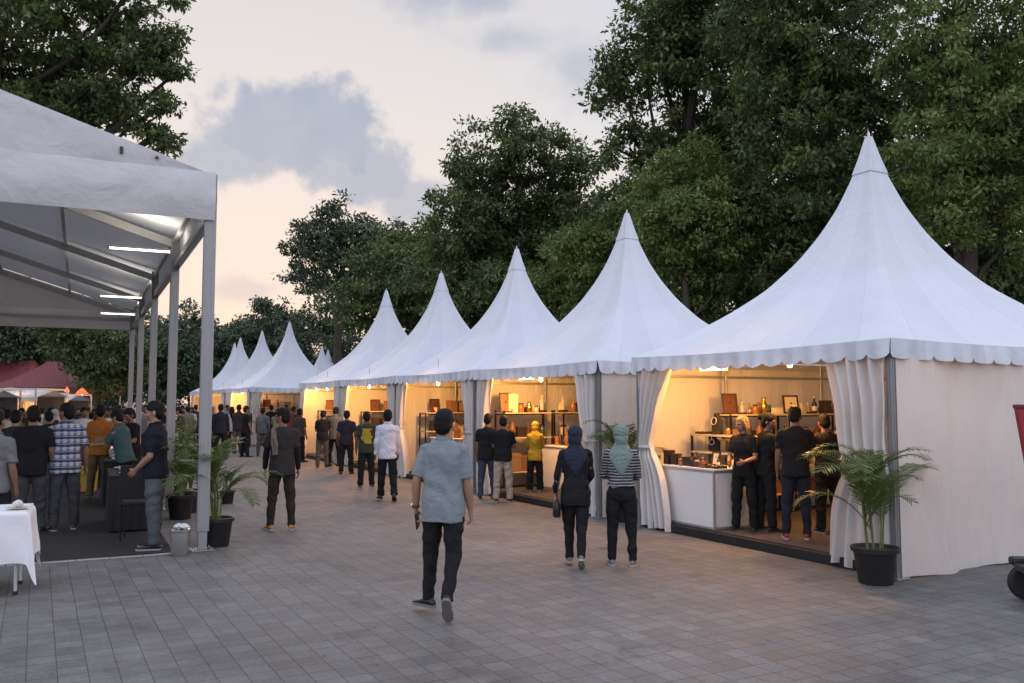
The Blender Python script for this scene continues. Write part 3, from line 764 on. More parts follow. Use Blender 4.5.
        body.tube([S - d * .01, S + d * .04, S + d * .12, E - d * .03, E, E + d2 * .05, E + d2 * .13, W - d2 * .03, W], [.052 * q, .052 * q, .047 * q, .041 * q, .038 * q, .042 * q, .038 * q, .029 * q, .026 * q], 12)
        hand(body, W, (d2 * .96 + Vector((0, .05, -.05))).normalized(), Vector((-side, 0, 0)) if abs(d2.x) < .8 else Vector((0, 1, 0)), side, hand_curl)
        J['wrist'].append(W); J['handdir'].append(d2)
        bod = top
        bod.ell(S - d * .012 + Vector((-side * .020, 0, -.006)), (.064 * fat ** .5, .062, .060), 12, 8)
        if style in ('long', 'fitlong'):
            g = .9 if style == 'fitlong' else 1.0
            bod.tube([S - d * .03, S + d * .05, E - d * .05, E, E + d2 * .06, W - d2 * .04, W - d2 * .005], [.064 * g * q, .064 * g * q, .055 * g * q, .053 * g * q, .053 * g * q, .042 * g * q, .041 * g * q], 14)
            if style == 'fitlong': pass
        elif style != 'vest':
            ln = .245 if style == 'shirt' else .21
            bod.tube([S - d * .03, S + d * .04, S + d * (ln * .6), S + d * ln], [.057 * q, .059 * q, .060 * q, .064 * q], 14)
        if style == 'tee_sleeves':
            b2 = out.setdefault('arm_sleeve%d' % i, MB())
            b2.tube([S + d * .17, E - d * .03, E, E + d2 * .06, W - d2 * .02, W], [.049, .047, .045, .048, .036, .034], 12)
    # top garment
    ease = {'shirt': 1.10, 'tee': 1.07, 'tee_sleeves': 1.08, 'long': 1.05, 'fitlong': 1.04, 'fit': 1.03}.get(style, 1.07)
    G = [(-hem, .172 * hipw, .126, -.008)] + ([(-hem * .5, .176 * hipw, .128, -.008)] if hem > .06 else []) + [(.04, .170 * hipw, .124, -.004), (.14, .158 * (.9 if f and 'fit' in style else 1), .114, .0), (.24, .163, .116, .004), (.34, .176, .121, .004),
         (.42, .182, .117, -.002), (.475, .156, .098, -.010), (.512, .122, .080, -.014), (.540, .074, .068, -.010), (.548, .060, .060, -.008)]
    G = [G[0]] + [q for q in G[1:] if q[0] > G[0][0] + .03]
    top.loft([ringz(z, rx * ease * w_ / (1.0 if z > .3 else 1.0), ry * ease * fat, yo) for z, rx, ry, yo in G])
    out['top'] = top
    if style in ('shirt', 'polo', 'long'):
        col = MB(); col.tube([up((.072 * math.cos(a), -.008 + .070 * math.sin(a), .545 + (.012 if math.sin(a) < 0 else -.012 * math.sin(a)))) for a in [2 * PI * j / 18 for j in range(19)]], [(.010, .022)] * 19, 8, cap=False); out['collar'] = col
    # legs
    legs = ps['legs']; J['ankle'] = []; low = 9
    LQ = dict(loose=(.098, .082, .068, .066, .066), slim=(.094, .074, .058, .052, .050), wide=(.10, .090, .082, .085, .095), skinny=(.090, .068, .052, .046, .040))[leg]
    feet = []
    for i, side in enumerate((1, -1)):
        tp, ab, kf, hl, to = legs[i]
        H = Pv + Vector((side * .088 * fat ** .5, -.005, -.06))
        a, b = R(tp), R(ab)
        d = Vector((side * math.sin(b), math.sin(a) * math.cos(b), -math.cos(a) * math.cos(b)))
        K = H + d * .405
        c = R(tp - kf); d2 = Vector((side * math.sin(b) * .6, math.sin(c), -math.cos(c))).normalized()
        An = K + d2 * .385
        body.tube([H + Vector((0, 0, .02)), H + d * .15, K - d * .05, K, K + d2 * .1, K + d2 * .25, An, An + d2 * .04], [.070, .060, .044, .040, .040, .034, .032, .032], 12)
        sl = .012 * fat
        trs.tube([H + Vector((-side * .01, 0, .05)), H + d * .08, H + d * .2, K - d * .06, K + Vector((0, .008, 0)), K + d2 * .1 - Vector((0, .008, 0)), K + d2 * .25, An - d2 * .06, An + d2 * .015],
                 [LQ[0] * fat, LQ[0] * 1.0 * fat, (LQ[0] + LQ[1]) / 2 * fat, LQ[1], LQ[1] * .97, LQ[2] * 1.04, LQ[2] * .98, LQ[3], LQ[4]], 16)
        ya = R(to); fp = R(hl)
        fx = Vector((side * math.sin(ya), math.cos(ya), 0)); fdir = (fx * math.cos(fp) + Vector((0, 0, -1)) * math.sin(fp)).normalized()
        fu = (Vector((0, 0, 1)) * math.cos(fp) + fx * math.sin(fp)).normalized(); fr = fdir.cross(fu)
        base = An - fu * .082
        sm = MB(); k = .93 if f else 1.0
        rg = []
        for t, hw, tp_, in ((-.078, .018, .050), (-.070, .030, .072), (-.045, .036, .088), (-.01, .037, .098), (.03, .037, .090), (.07, .041, .068), (.11, .045, .054), (.15, .043, .046), (.18, .034, .040), (.197, .016, .030)):
            ring = []
            for j in range(12):
                q = 2 * PI * j / 12; x = math.cos(q) * hw; z = math.sin(q)
                zz = .016 + (tp_ - .016) * (.5 + .5 * z) if True else 0
                x *= 1 - .35 * max(0, z) ** 2
                ring.append(base + fdir * t * k + fr * x * k + fu * zz)
            rg.append(ring)
        sm.loft(rg); out['shoe%d' % i] = sm
        so_ = MB(); o1, o2 = [], []
        for t, hw in ((-.084, .010), (-.074, .030), (-.04, .039), (.03, .040), (.11, .049), (.16, .045), (.19, .032), (.203, .010)):
            o1.append((t, hw))
        pts = [(t, h) for t, h in o1] + [(t, -h) for t, h in reversed(o1)]
        so_.loft([[base + fdir * t * k + fr * h * k + fu * z for t, h in pts] for z in (0, .024)]); out['sole%d' % i] = so_
        J['ankle'].append(An)
        low = min(low, min(v[2] for v in so_.v))
    trs.loft([[Pv + Vector((rx * math.cos(a) * fat, -.01 + ry * math.sin(a) * fat, z)) for a in [2 * PI * j / 20 for j in range(20)]] for z, rx, ry in ((-.14, .09, .08), (-.10, .16 * hipw, .115), (-.03, .172 * hipw, .124), (.03, .156, .108), (.07, .132, .088))])
    out['trousers'] = trs; out['body'] = body
    J['low'] = low; J['top'] = max(v[2] for v in (hr.v or body.v)); J['up'] = up; J['hd'] = hd
    return out, J

# --- remeshing: every piece is fused to one skin; done in one batch
_jobs = []
def remesh_all():
    tmp = []
    for mb, vox, sm, sink, name in _jobs:
        me = mb.mesh(name); o = bpy.data.objects.new(name, me); C.objects.link(o)
        r = o.modifiers.new('r', 'REMESH'); r.mode = 'VOXEL'; r.voxel_size = vox; r.use_smooth_shade = True
        if sm:
            s = o.modifiers.new('s', 'SMOOTH'); s.factor = .5; s.iterations = sm
        tmp.append((o, sink, name))
    bpy.context.view_layer.update(); dg = bpy.context.evaluated_depsgraph_get()
    for o, sink, name in tmp:
        me = bpy.data.meshes.new_from_object(o.evaluated_get(dg)); me.name = name; sink.append(me)
    for o, sink, name in tmp:
        m = o.data; bpy.data.objects.remove(o); bpy.data.meshes.remove(m)
    _jobs.clear()
def wrinkle(me, amp, seed, zs=26, stretch=1.0):
    n = len(me.vertices); co = np.empty(n * 3, np.float32); me.vertices.foreach_get('co', co); co = co.reshape(-1, 3)
    no = np.empty(n * 3, np.float32); me.vertices.foreach_get('normal', no); no = no.reshape(-1, 3)
    r = np.random.RandomState(seed); d = np.zeros(n)
    wx = .03 * np.sin(co[:, 2] * 14 + r.rand() * 6) + .02 * np.sin(co[:, 0] * 30 + r.rand() * 6)
    for k in range(7):
        a = r.uniform(-.8, .8); fr = r.uniform(.6, 1.5) * zs
        ph = r.rand() * 6.28
        q = (co[:, 2] + wx) * math.cos(a) + (co[:, 0] * math.sin(a) + co[:, 1] * math.sin(a) * .7)
        mask = .5 + .5 * np.sin(co[:, 0] * r.uniform(6, 16) + co[:, 2] * r.uniform(4, 10) + co[:, 1] * 9 + r.rand() * 6)
        d += np.sin(q * fr + ph) * mask
    if zs < 60:
        for k in range(6):
            a = r.uniform(-1.1, 1.1); q = (co[:, 2] + wx * 1.6) * math.cos(a) + (co[:, 0] + co[:, 1] * .8) * math.sin(a)
            mask = np.clip(np.sin(co[:, 0] * r.uniform(9, 20) + co[:, 2] * r.uniform(6, 14) + co[:, 1] * 12 + r.rand() * 6) * 1.6 - .35, 0, 1)
            d += .55 * np.abs(np.sin(q * r.uniform(45, 80) + r.rand() * 6)) * mask
    co += no * (d * amp / 3)[:, None]
    me.vertices.foreach_set('co', co.ravel().astype(np.float32)); me.update()

SKINS = [mat('skin_brown', (.20, .105, .065), .5, .1, 30), mat('skin_tan', (.30, .17, .11), .5, .1, 30), mat('skin_dark', (.12, .062, .04), .5, .1, 30)]
HAIRM = mat('black_hair', (.007, .006, .006), .65, .4, 60, spec=.2, bump=.5, bscale=90, stretch=(1, 1, .3))
BLOND = mat('blonde_hair', (.34, .20, .09), .45, .3, 60, bump=.6, bscale=90, stretch=(1, 1, .3))
GREYH = mat('greying_hair', (.03, .028, .027), .5, .4, 60, bump=.6, bscale=90)
EYEM = mat('dark_eye', (.012, .009, .008), .2, .1, 10)
_cl = {}
def cloth(col, rough=.85, name='cloth', scale=14):
    key = (tuple(col), rough, name)
    if key not in _cl: _cl[key] = mat(name + '_%d' % len(_cl), col, rough, .2, scale, bump=.55, bscale=22, spec=.2)
    return _cl[key]
def pattern_cloth(kind):
    if kind in _cl: return _cl[kind]
    m = bpy.data.materials.new(kind + '_cloth'); nt = nodes_of(m); L = nt.links.new
    out = N(nt, 'ShaderNodeOutputMaterial'); p = N(nt, 'ShaderNodeBsdfPrincipled'); p.inputs['Roughness'].default_value = .85
    tc = N(nt, 'ShaderNodeTexCoord'); sp = N(nt, 'ShaderNodeSeparateXYZ'); L(tc.outputs['Object'], sp.inputs[0])
    nz = N(nt, 'ShaderNodeTexNoise'); nz.inputs['Scale'].default_value = 9; L(tc.outputs['Object'], nz.inputs['Vector'])
    def band(o, per, duty, off=0.0):
        w_ = N(nt, 'ShaderNodeMath', operation='MULTIPLY_ADD'); L(nz.outputs['Fac'], w_.inputs[0]); w_.inputs[1].default_value = .02; L(sp.outputs[o], w_.inputs[2])
        a = N(nt, 'ShaderNodeMath', operation='DIVIDE'); L(w_.outputs[0], a.inputs[0]); a.inputs[1].default_value = per
        b = N(nt, 'ShaderNodeMath', operation='ADD'); L(a.outputs[0], b.inputs[0]); b.inputs[1].default_value = off + 20
        c = N(nt, 'ShaderNodeMath', operation='FRACT'); L(b.outputs[0], c.inputs[0])
        d = N(nt, 'ShaderNodeMath', operation='LESS_THAN'); L(c.outputs[0], d.inputs[0]); d.inputs[1].default_value = duty; return d.outputs[0]
    def mix(fac, a, b):
        x = N(nt, 'ShaderNodeMix', data_type='RGBA'); L(fac, x.inputs[0])
        for i, v in ((6, a), (7, b)):
            if isinstance(v, tuple): x.inputs[i].default_value = (*v, 1)
            else: L(v, x.inputs[i])
        return x.outputs[2]
    if kind == 'plaid':
        v = mix(band(0, .085, .45), (.38, .40, .44), (.13, .16, .23))
        v2 = mix(band(0, .085, .45), (.05, .065, .13), (.022, .030, .075))
        c = mix(band(2, .105, .5), v, v2); c = mix(band(2, .0525, .1, .3), c, (.5, .52, .56))
    elif kind == 'stripes':
        c = mix(band(2, .036, .36), (.018, .018, .024), (.30, .31, .33))
    elif kind == 'panel':   # dark shirt with a yellow back panel
        ab = N(nt, 'ShaderNodeMath', operation='ABSOLUTE'); L(sp.outputs[0], ab.inputs[0])
        a = N(nt, 'ShaderNodeMath', operation='MULTIPLY_ADD'); L(nz.outputs['Fac'], a.inputs[0]); a.inputs[1].default_value = .34; L(ab.outputs[0], a.inputs[2])
        b = N(nt, 'ShaderNodeMath', operation='LESS_THAN'); L(a.outputs[0], b.inputs[0]); b.inputs[1].default_value = .265
        z1 = N(nt, 'ShaderNodeMath', operation='GREATER_THAN'); L(sp.outputs[2], z1.inputs[0]); z1.inputs[1].default_value = 1.02
        z2 = N(nt, 'ShaderNodeMath', operation='LESS_THAN'); L(sp.outputs[2], z2.inputs[0]); z2.inputs[1].default_value = 1.36
        y = N(nt, 'ShaderNodeMath', operation='LESS_THAN'); L(sp.outputs[1], y.inputs[0]); y.inputs[1].default_value = 0
        f_ = b.outputs[0]
        for o in (z1, z2, y):
            q = N(nt, 'ShaderNodeMath', operation='MULTIPLY'); L(f_, q.inputs[0]); L(o.outputs[0], q.inputs[1]); f_ = q.outputs[0]
        c = mix(f_, (.022, .026, .016), (.30, .25, .02))
    L(c, p.inputs['Base Color'])
    n2 = N(nt, 'ShaderNodeTexNoise'); n2.inputs['Scale'].default_value = 22; L(tc.outputs['Object'], n2.inputs['Vector'])
    b = N(nt, 'ShaderNodeBump'); b.inputs['Strength'].default_value = .3; b.inputs['Distance'].default_value = .02; L(n2.outputs['Fac'], b.inputs['Height']); L(b.outputs[0], p.inputs['Normal'])
    L(p.outputs[0], out.inputs[0]); _cl[kind] = m; return m
K_ = cloth((.012, .012, .014)); NAVY = cloth((.016, .019, .032)); JEAN = cloth((.045, .055, .075)); GREYJ = cloth((.052, .056, .062)); BEIGE = cloth((.36, .31, .25))
DARKBR = cloth((.030, .022, .018)); CHAR = cloth((.028, .027, .027))
SHOEK = mat('black_shoe', (.012, .012, .013), .45, .2, 20); SHOEBR = mat('tan_shoe', (.36, .17, .04), .6, .15, 20); SHOERED = mat('red_shoe', (.20, .025, .025), .6, .15, 20)
SOLEW = mat('pale_sole', (.34, .33, .31), .6, .08, 20); SOLEK = mat('dark_sole', (.03, .03, .03), .7, .1, 20)
SHOEGREY = mat('grey_shoe', (.16, .14, .13), .7, .15, 20)

PARTNAME = {'top': 'shirt', 'hair': 'hair', 'trousers': 'trousers'}
_geo = {}
def geo(key, lod, **kw):
    """register a figure; returns dict piece -> list that will hold the fused mesh"""
    if key in _geo: return _geo[key]
    out, J = person_geo(**kw)
    vox = {0: .0062, 1: .0085, 2: .013}[lod]
    # raise to the ground and bring every joint along
    lowz = J['low']
    for mb in out.values(): mb.v = [(x, y, z - lowz) for x, y, z in mb.v]
    J['h'] = J['top'] - lowz
    J['wrist'] = [w - Vector((0, 0, lowz)) for w in J['wrist']]
    d = {}
    for name, mb in out.items():
        if not mb.v: continue
        sink = []; d[name] = sink
        if name.startswith('sole') or name == 'collar':
            me = mb.mesh(name); me.polygons.foreach_set('use_smooth', [True] * len(me.polygons))
            if name != 'collar': me.set_sharp_from_angle(angle=R(40))
            sink.append(me)
        elif name.startswith('eye'):
            me = mb.mesh(name); me.polygons.foreach_set('use_smooth', [True] * len(me.polygons)); sink.append(me)
        else:
            v = vox * (1.0 if name in ('body', 'hair', 'shoe0', 'shoe1') else 1.35)
            _jobs.append((mb, v, 3 if name == 'body' else (6 if name != 'hair' else 5), sink, name))
    _geo[key] = (d, J, lod); return _geo[key]
def spawn(key, label, pos, yaw, h, mats, group=None, eyes=True):
    d, J, lod = _geo[key]
    s = h / J['h']
    def put(piece, name, m, parent):
        if piece not in d: return None
        me = d[piece][0]
        if not me.materials: me.materials.append(None)
        o = link(bpy.data.objects.new(name, me), parent); o.material_slots[0].link = 'OBJECT'; o.material_slots[0].material = m; return o
    root = put('body', 'person', mats['skin'], None)
    root.location = pos; root.rotation_euler.z = yaw; root.scale = (s, s, s)
    tag(root, label, 'person', group)
    sh = put('top', mats.get('topname', 'shirt'), mats['top'], root); put('collar', 'collar', mats.get('collar', mats['top']), sh)
    put('trousers', mats.get('legname', 'trousers'), mats['leg'], root); put('hair', mats.get('hairname', 'hair'), mats['hair'], root)
    for i in (0, 1):
        so = put('shoe%d' % i, 'shoe', mats['shoe'], root); put('sole%d' % i, 'sole', mats.get('sole', SOLEK), so)
        if eyes: put('eye%d' % i, 'eye', EYEM, root)
        put('arm_sleeve%d' % i, 'arm_sleeve', mats.get('sleeve', K_), root)
    return root, s, J
def wpos(root_pos, yaw, s, v):
    return Vector(root_pos) + Matrix.Rotation(yaw, 3, 'Z') @ (Vector(v) * s)
def face_yaw(pos, face):
    """face: 0 = back to the camera, 90 = facing picture-left, -90 = picture-right, 180 = towards the camera"""
    return math.atan2(-pos.x, pos.y) + R(face)
def MATS(top, leg, shoe=SHOEK, sole=SOLEK, skin=0, hair=HAIRM, **kw):
    return dict(top=top, leg=leg, shoe=shoe, sole=sole, skin=SKINS[skin], hair=hair, **kw)

# ---- figures, nearest first.  (key, geometry), then placement by the ground point under the feet
POSES['blue_walk'] = dict(lean=2, twist=-4, legs=((-10, 3, 24, 50, -8), (5, 5, 4, 0, 58)), arms=((2, 8, 12), (-8, 14, 20)), head=(-6, 3))
geo('blue', 0, pose='blue_walk', style='shirt', leg='slim', hem=.17, fat=1.03, hand_curl=26)
geo('towel', 0, pose=dict(STAND, legs=((0, 5, 3, 0, 12), (2, 6, 2, 0, 24)), arms=((0, 9, 12), (4, 11, 16)), head=(62, 2), twist=5), style='tee_sleeves', leg='slim', hem=.15, fat=.98)
geo('navyhijab', 0, pose=dict(lean=4, legs=((-12, -3, 16, 30, 4), (8, -1, 5, 0, 6)), arms=((12, 9, 40), (0, 14, 24)), head=(-14, 4)), sex='f', style='fitlong', leg='slim', hem=.20, hair='hijab', fat=1.07)
geo('minthijab', 0, pose=dict(lean=2, legs=((3, 4, 5, 0, 10), (4, 3, 4, 0, 14)), arms=((10, 10, 66), (10, 12, 70)), head=(8, 4)), sex='f', style='fitlong', leg='slim', hem=-.06, hair='hijab', fat=1.07)
geo('pololeft', 0, pose=dict(STAND, legs=((3, 3, 3, 0, 4), (-2, 3, 2, 0, 4)), arms=((-8, 8, 26), (0, 8, 48)), head=(6, 6)), style='shirt', leg='loose', hem=.09)
geo('plaid', 0, pose=dict(STAND, arms=((0, 13, 10), (0, 13, 16)), head=(40, 3)), style='shirt', leg='loose', hem=.15, fat=1.05)
geo('tee_back', 1, pose=dict(STAND, arms=((2, 12, 20), (2, 13, 24))), style='tee', leg='loose', hem=.15, fat=1.06, hair='crop')
geo('whiteshirt', 1, pose=dict(POSES['walkR'], legs=((-9, 3, 16, 24, 8), (7, 3, 3, 0, 10)), arms=((4, 8, 14), (-2, 9, 14))), style='long', leg='loose', hem=.15, fat=.96)
geo('stand_m', 1, pose='stand', style='tee', leg='loose', hem=.14)
geo('relax_m', 1, pose='relax', style='shirt', leg='loose', hem=.12)
geo('hold_m', 1, pose='hold', style='tee', leg='loose', hem=.12)
geo('holdR_m', 1, pose='holdR', style='tee', leg='slim', hem=.12)
geo('reach_m', 1, pose='reach', style='shirt', leg='loose', hem=.12)
geo('clasp_f', 1, pose='clasp', sex='f', style='fit', leg='loose', hem=.12, hair='long')
geo('hold_f', 1, pose=dict(POSES['hold'], head=(-40, 8)), sex='f', style='fit', leg='loose', hem=.12, hair='bun')
geo('hijab_f', 1, pose='hold', sex='f', style='fitlong', leg='wide', hem=.16, hair='hijab')
geo('far_stand', 2, pose='stand', style='tee', leg='loose', hem=.14)
geo('far_relax', 2, pose='relax', style='long', leg='loose', hem=.14, fat=1.06)
geo('far_hold', 2, pose='hold', style='tee', leg='loose', hem=.12)
geo('far_hijab', 2, pose='hold', sex='f', style='long', leg='wide', hem=.2, hair='hijab')
geo('far_woman', 2, pose='relax', sex='f', style='fit', leg='slim', hem=.16, hair='long')
geo('far_hip', 2, pose=dict(POSES['hip'], head=(30, 4)), style='shirt', leg='loose', hem=.12, fat=1.1)
geo('far_reach', 2, pose=dict(POSES['reach'], head=(-20, 18)), style='tee', leg='slim', hem=.13)
geo('far_phone', 2, pose=dict(STAND, arms=((2, 10, 16), (30, 8, 95)), head=(14, 22), lean=4, legs=((6, 5, 10, 0, 14), (-3, 4, 2, 0, 10))), style='long', leg='slim', hem=.15)
geo('far_walk', 2, pose='walkL', style='tee', leg='loose', hem=.14)
remesh_all()
for i, (k, (d, J, lod)) in enumerate(_geo.items()):
    if lod < 2:
        if 'top' in d: wrinkle(d['top'][0], .0095 if lod == 0 else .010, i * 3, 30)
        wrinkle(d['trousers'][0], .010, i * 3 + 1, 34)
    if 'hair' in d and lod < 2: wrinkle(d['hair'][0], .004, i * 3 + 2, 90)

def P_(key, label, px, pfoot, phead, face, mats, z=0.0, group=None, h=None, eyes=True):
    p = at_z(px, pfoot, z)
    if h is None: h = top_z(p, phead) - z
    return spawn(key, label, p, face_yaw(p, face), h, mats, group, eyes) + (p,)
def PD(key, label, px, depth, h, face, mats, z=0.0, group=None, eyes=False):
    r = ray(px, 403); p = Vector((r.x / r.y * depth, depth, z))
    return spawn(key, label, p, face_yaw(p, face), h, mats, group, eyes) + (p,)
BLUESH = cloth((.20, .228, .248)); WHITESH = cloth((.58, .57, .64)); ORANGE = cloth((.36, .13, .025)); OLIVE = cloth((.13, .10, .045)); SLATE = cloth((.12, .13, .13)); SAGE = cloth((.16, .18, .12))
TEAL = cloth((.05, .10, .10)); PINKG = cloth((.16, .11, .11)); YELLOW = cloth((.40, .27, .03)); MINT = cloth((.18, .235, .215)); NAVYH = cloth((.022, .027, .044)); WHITE2 = cloth((.50, .49, .47)); MAROON = cloth((.12, .03, .03)); REDC = cloth((.35, .05, .04)); GREYT = cloth((.19, .19, .19))
BROWNT = cloth((.06, .042, .034)); KHAKI = cloth((.13, .115, .085)); GREYTR = cloth((.085, .088, .08))
HALL = 'people strolling in the market street'
# blue shirt man in the middle
b, s, J, p = P_('blue', 'man in light blue shirt walking away mid-paving, phone in hand', 443, 615, 408, -16, MATS(BLUESH, K_, SHOEK, mat('grey_sole', (.16, .155, .15), .7, .1, 20), 1), group=HALL)
yw = face_yaw(p, -16)
W = J['wrist'][1]; hd_ = J['handdir'][1]
ph = thing('mobile_phone', 'dark mobile phone in the hand of the man in light blue', 'phone', wpos(p, yw, s, W + hd_ * .105 + Vector((.012, .012, -.01))), yw)
MB().box((0, 0, 0), (.012, .075, .14), M=Matrix.Rotation(R(14), 3, 'X')).build('case', BLACKPL, ph, bevel=.003)
MB().box((.0075, 0, 0), (.002, .066, .13), M=Matrix.Rotation(R(14), 3, 'X')).build('screen', mat('dark_glass', (.01, .01, .012), .1, .1, 3), ph)
wt = MB(); ax = hd_; q0 = W - hd_ * .018
uu = ax.cross(Vector((0, 1, 0))).normalized(); vv = ax.cross(uu)
wt.loft([[q0 + ax * t + uu * (.034 * math.cos(a)) + vv * (.034 * math.sin(a)) for a in [2 * PI * j / 18 for j in range(18)]] for t in (-.012, .012)])
wch = wt.build('wristwatch', mat('watch_strap', (.10, .10, .10), .4, .2, 30, metal=.6), b, True); MB().tube([q0 - uu * .032, q0 - uu * .044], .018, 12).build('dial', STAINLESS, wch, True)
# man with towel on the shoulder
b, s, J, p = P_('towel', 'man in black with arm sleeves and tan shoes, looking aside, cloth on his shoulder', 281, 530, 407, 0, MATS(CHAR, DARKBR, SHOEBR, SOLEW, 0, sleeve=K_), group=HALL)
yw = face_yaw(p, 0)
tw_mb = MB()
lowz = J['h'] - J['top']
def tfn(u, v):
    a = v * 2 - 1
    x = -.115 + (u - .5) * .085 + .012 * math.sin(v * 9)
    # over the shoulder: down the back for a<0, over the top, short in front
    if a < .5:
        k = (.5 - a) / 1.5; y = -.06 - .085 * min(1, k * 3) - .012; z = 1.415 - .36 * k
    else:
        k = (a - .5) / .5; y = -.06 + .20 * k; z = 1.425 + .03 * math.sin(PI * k) - .10 * k * k
    return Vector((x + .008 * math.sin(u * 9 + v * 14), y - .01 * math.sin(u * 12), z + lowz + .02))
tw_mb.grid(tfn, 8, 26)
towel = tw_mb.build('shoulder_cloth', cloth((.15, .13, .10)), None, True, loc=p, rz=yw); towel.scale = (s, s, s)
so_ = towel.modifiers.new('Solidify', 'SOLIDIFY'); so_.thickness = .012
tag(towel, 'folded olive-grey cloth slung over the shoulder of the tan-shoed man', 'cloth')
gl = MB()
hdp = lambda v: J['hd'](Vector(v)) - Vector((0, 0, J['top'] - J['h']))
for sx in (-1, 1):
    gl.tube([hdp((sx * .033 + .022 * math.cos(a), .097, .143 + .017 * math.sin(a))) for a in [2 * PI * j / 12 for j in range(13)]], .0025, 6, cap=False)
    gl.tube([hdp((sx * .055, .096, .146)), hdp((sx * .079, .03, .146)), hdp((sx * .082, -.02, .142))], .0028, 6)
gl.tube([hdp((-.012, .1, .146)), hdp((.012, .1, .146))], .0025, 6)
o = gl.build('glasses', BLACKPL, b, True)
# the two women
b, s, J, p = P_('navyhijab', 'woman in navy hijab and black clothes walking with a bag at her side', 576, 566, 425, 2, MATS(K_, K_, SHOEGREY, SOLEW, 1, NAVYH, hairname='hijab', topname='tunic'), group=HALL)
yw = face_yaw(p, 2)
bag = thing('handbag', 'black handbag hanging at the side of the woman in navy hijab', 'handbag', wpos(p, yw, s, (-.245, .0, .74)), yw)
hb = MB(); hb.loft([[(.055 * math.copysign(abs(math.cos(a)) ** .6, math.cos(a)) * k, .14 * math.copysign(abs(math.sin(a)) ** .6, math.sin(a)) * k2, z) for a in [2 * PI * j / 16 for j in range(16)]] for z, k, k2 in ((-.12, .8, .9), (-.10, 1, 1), (.02, .9, .98), (.12, .45, .9), (.13, .3, .86))])
bag.scale = (.8, .8, .8); hb.build('pouch', mat('black_leather', (.012, .011, .012), .4, .2, 12, bump=.2), bag, True, ang=60)
MB().tube([(.0, -.10, .12), (.03, -.07, .32), (.10, 0, .62), (.03, .07, .32), (0, .10, .12)], .010, 6).build('strap', BLACKPL, bag, True)
P_('minthijab', 'woman in mint hijab and black striped top walking beside the navy one', 622, 566, 424, 0, MATS(pattern_cloth('stripes'), K_, SHOEGREY, SOLEW, 1, MINT, hairname='hijab', topname='striped_top'), group=HALL)
# long black skirt-tail of the striped top: its own garment
# mid-distance street and tent people
P_('whiteshirt', 'man in a white long-sleeved shirt and black trousers walking away', 387, 501, 409, 4, MATS(WHITESH, K_, SHOEK, SOLEK, 0), group=HALL)
P_('stand_m', 'man in dark shirt with a yellow back panel standing before the fourth tent', 380, 488, 411, 0, MATS(pattern_cloth('panel'), K_, mat('maroon_shoe', (.10, .03, .03), .6, .1, 20), SOLEW, 2), group=HALL) if False else P_('stand_m', 'man in dark shirt with a yellow back panel standing before the fourth tent', 366, 488, 411, 2, MATS(pattern_cloth('panel'), K_, mat('maroon_shoe', (.10, .03, .03), .6, .1, 20), SOLEW, 2), group=HALL)
P_('tee_back', 'man in plain black tee and black trousers, next to the yellow-panelled shirt', 346, 474, 410, -8, MATS(NAVY, K_, SHOEK, SOLEK, 0), group=HALL)
P_('hold_m', 'man in black tee and grey-green trousers facing the fifth tent', 322, 467, 410, -12, MATS(K_, GREYTR, SHOEK, SOLEK, 0), group=HALL)
P_('relax_m', 'man in brown-grey shirt and black trousers standing right of the tan-shoed man', 299, 462, 408, -40, MATS(BROWNT, K_, SHOEK, SOLEK, 0), group=HALL)
P_('relax_m', 'slim man in grey shirt standing in front of the open-ended tent', 262, 456, 407, -10, MATS(SLATE, KHAKI, SHOEK, SOLEK, 0), group=HALL)
P_('hold_m', 'man in sage green shirt facing the open-ended tent', 277, 457, 408, -20, MATS(SAGE, GREYTR, SHOEK, SOLEK, 0), group=HALL)
# second tent
P_('holdR_m', 'man in black shirt and dark jeans at the edge of the second tent', 487, 500, 413, -14, MATS(K_, JEAN, SHOEK, SOLEW, 0), group='customers at the tent stalls')
P_('hold_m', 'man in black tee and beige trousers at the edge of the second tent', 503, 502, 415, -10, MATS(K_, BEIGE, SHOEK, SOLEW, 0), group='customers at the tent stalls')
P_('hijab_f', 'woman in yellow hijab and yellow top browsing inside the second tent', 535, 492, 421, -6, MATS(YELLOW, K_, SHOEGREY, SOLEW, 1, YELLOW, hairname='hijab', topname='yellow_top'), z=FLOORZ, group='customers at the tent stalls')
PT = tw(centers[1], .95, -.15)
spawn('hold_f', 'dark-haired seller in green behind the right curtain of the second tent', Vector((PT.x, PT.y, FLOORZ)), face_yaw(PT, 110), 1.56, MATS(SAGE, K_, SHOEK, SOLEK, 0), 'stall sellers')
# frontmost tent
P_('clasp_f', 'blonde seller in black shirt with clasped hands in the frontmost tent', 745, 530, 415, 158, MATS(K_, K_, SHOEK, SOLEK, 1, BLOND), z=FLOORZ, group='stall sellers')
P_('hold_f', 'dark-haired seller in black with hair tied up beside the blonde one', 767, 531, 412, -60, MATS(K_, K_, SHOEK, SOLEK, 0), z=FLOORZ, group='stall sellers')
P_('holdR_m', 'tall man in black tee, dark jeans and red shoes in the frontmost tent', 797, 539, 405, -2, MATS(K_, NAVY, SHOERED, SOLEW, 0), z=FLOORZ, group='customers at the tent stalls')
P_('hold_m', 'man in black half hidden behind the palm in the frontmost tent', 829, 533, 413, 22, MATS(K_, K_, SHOEK, SOLEW, 0), z=FLOORZ, group='customers at the tent stalls')
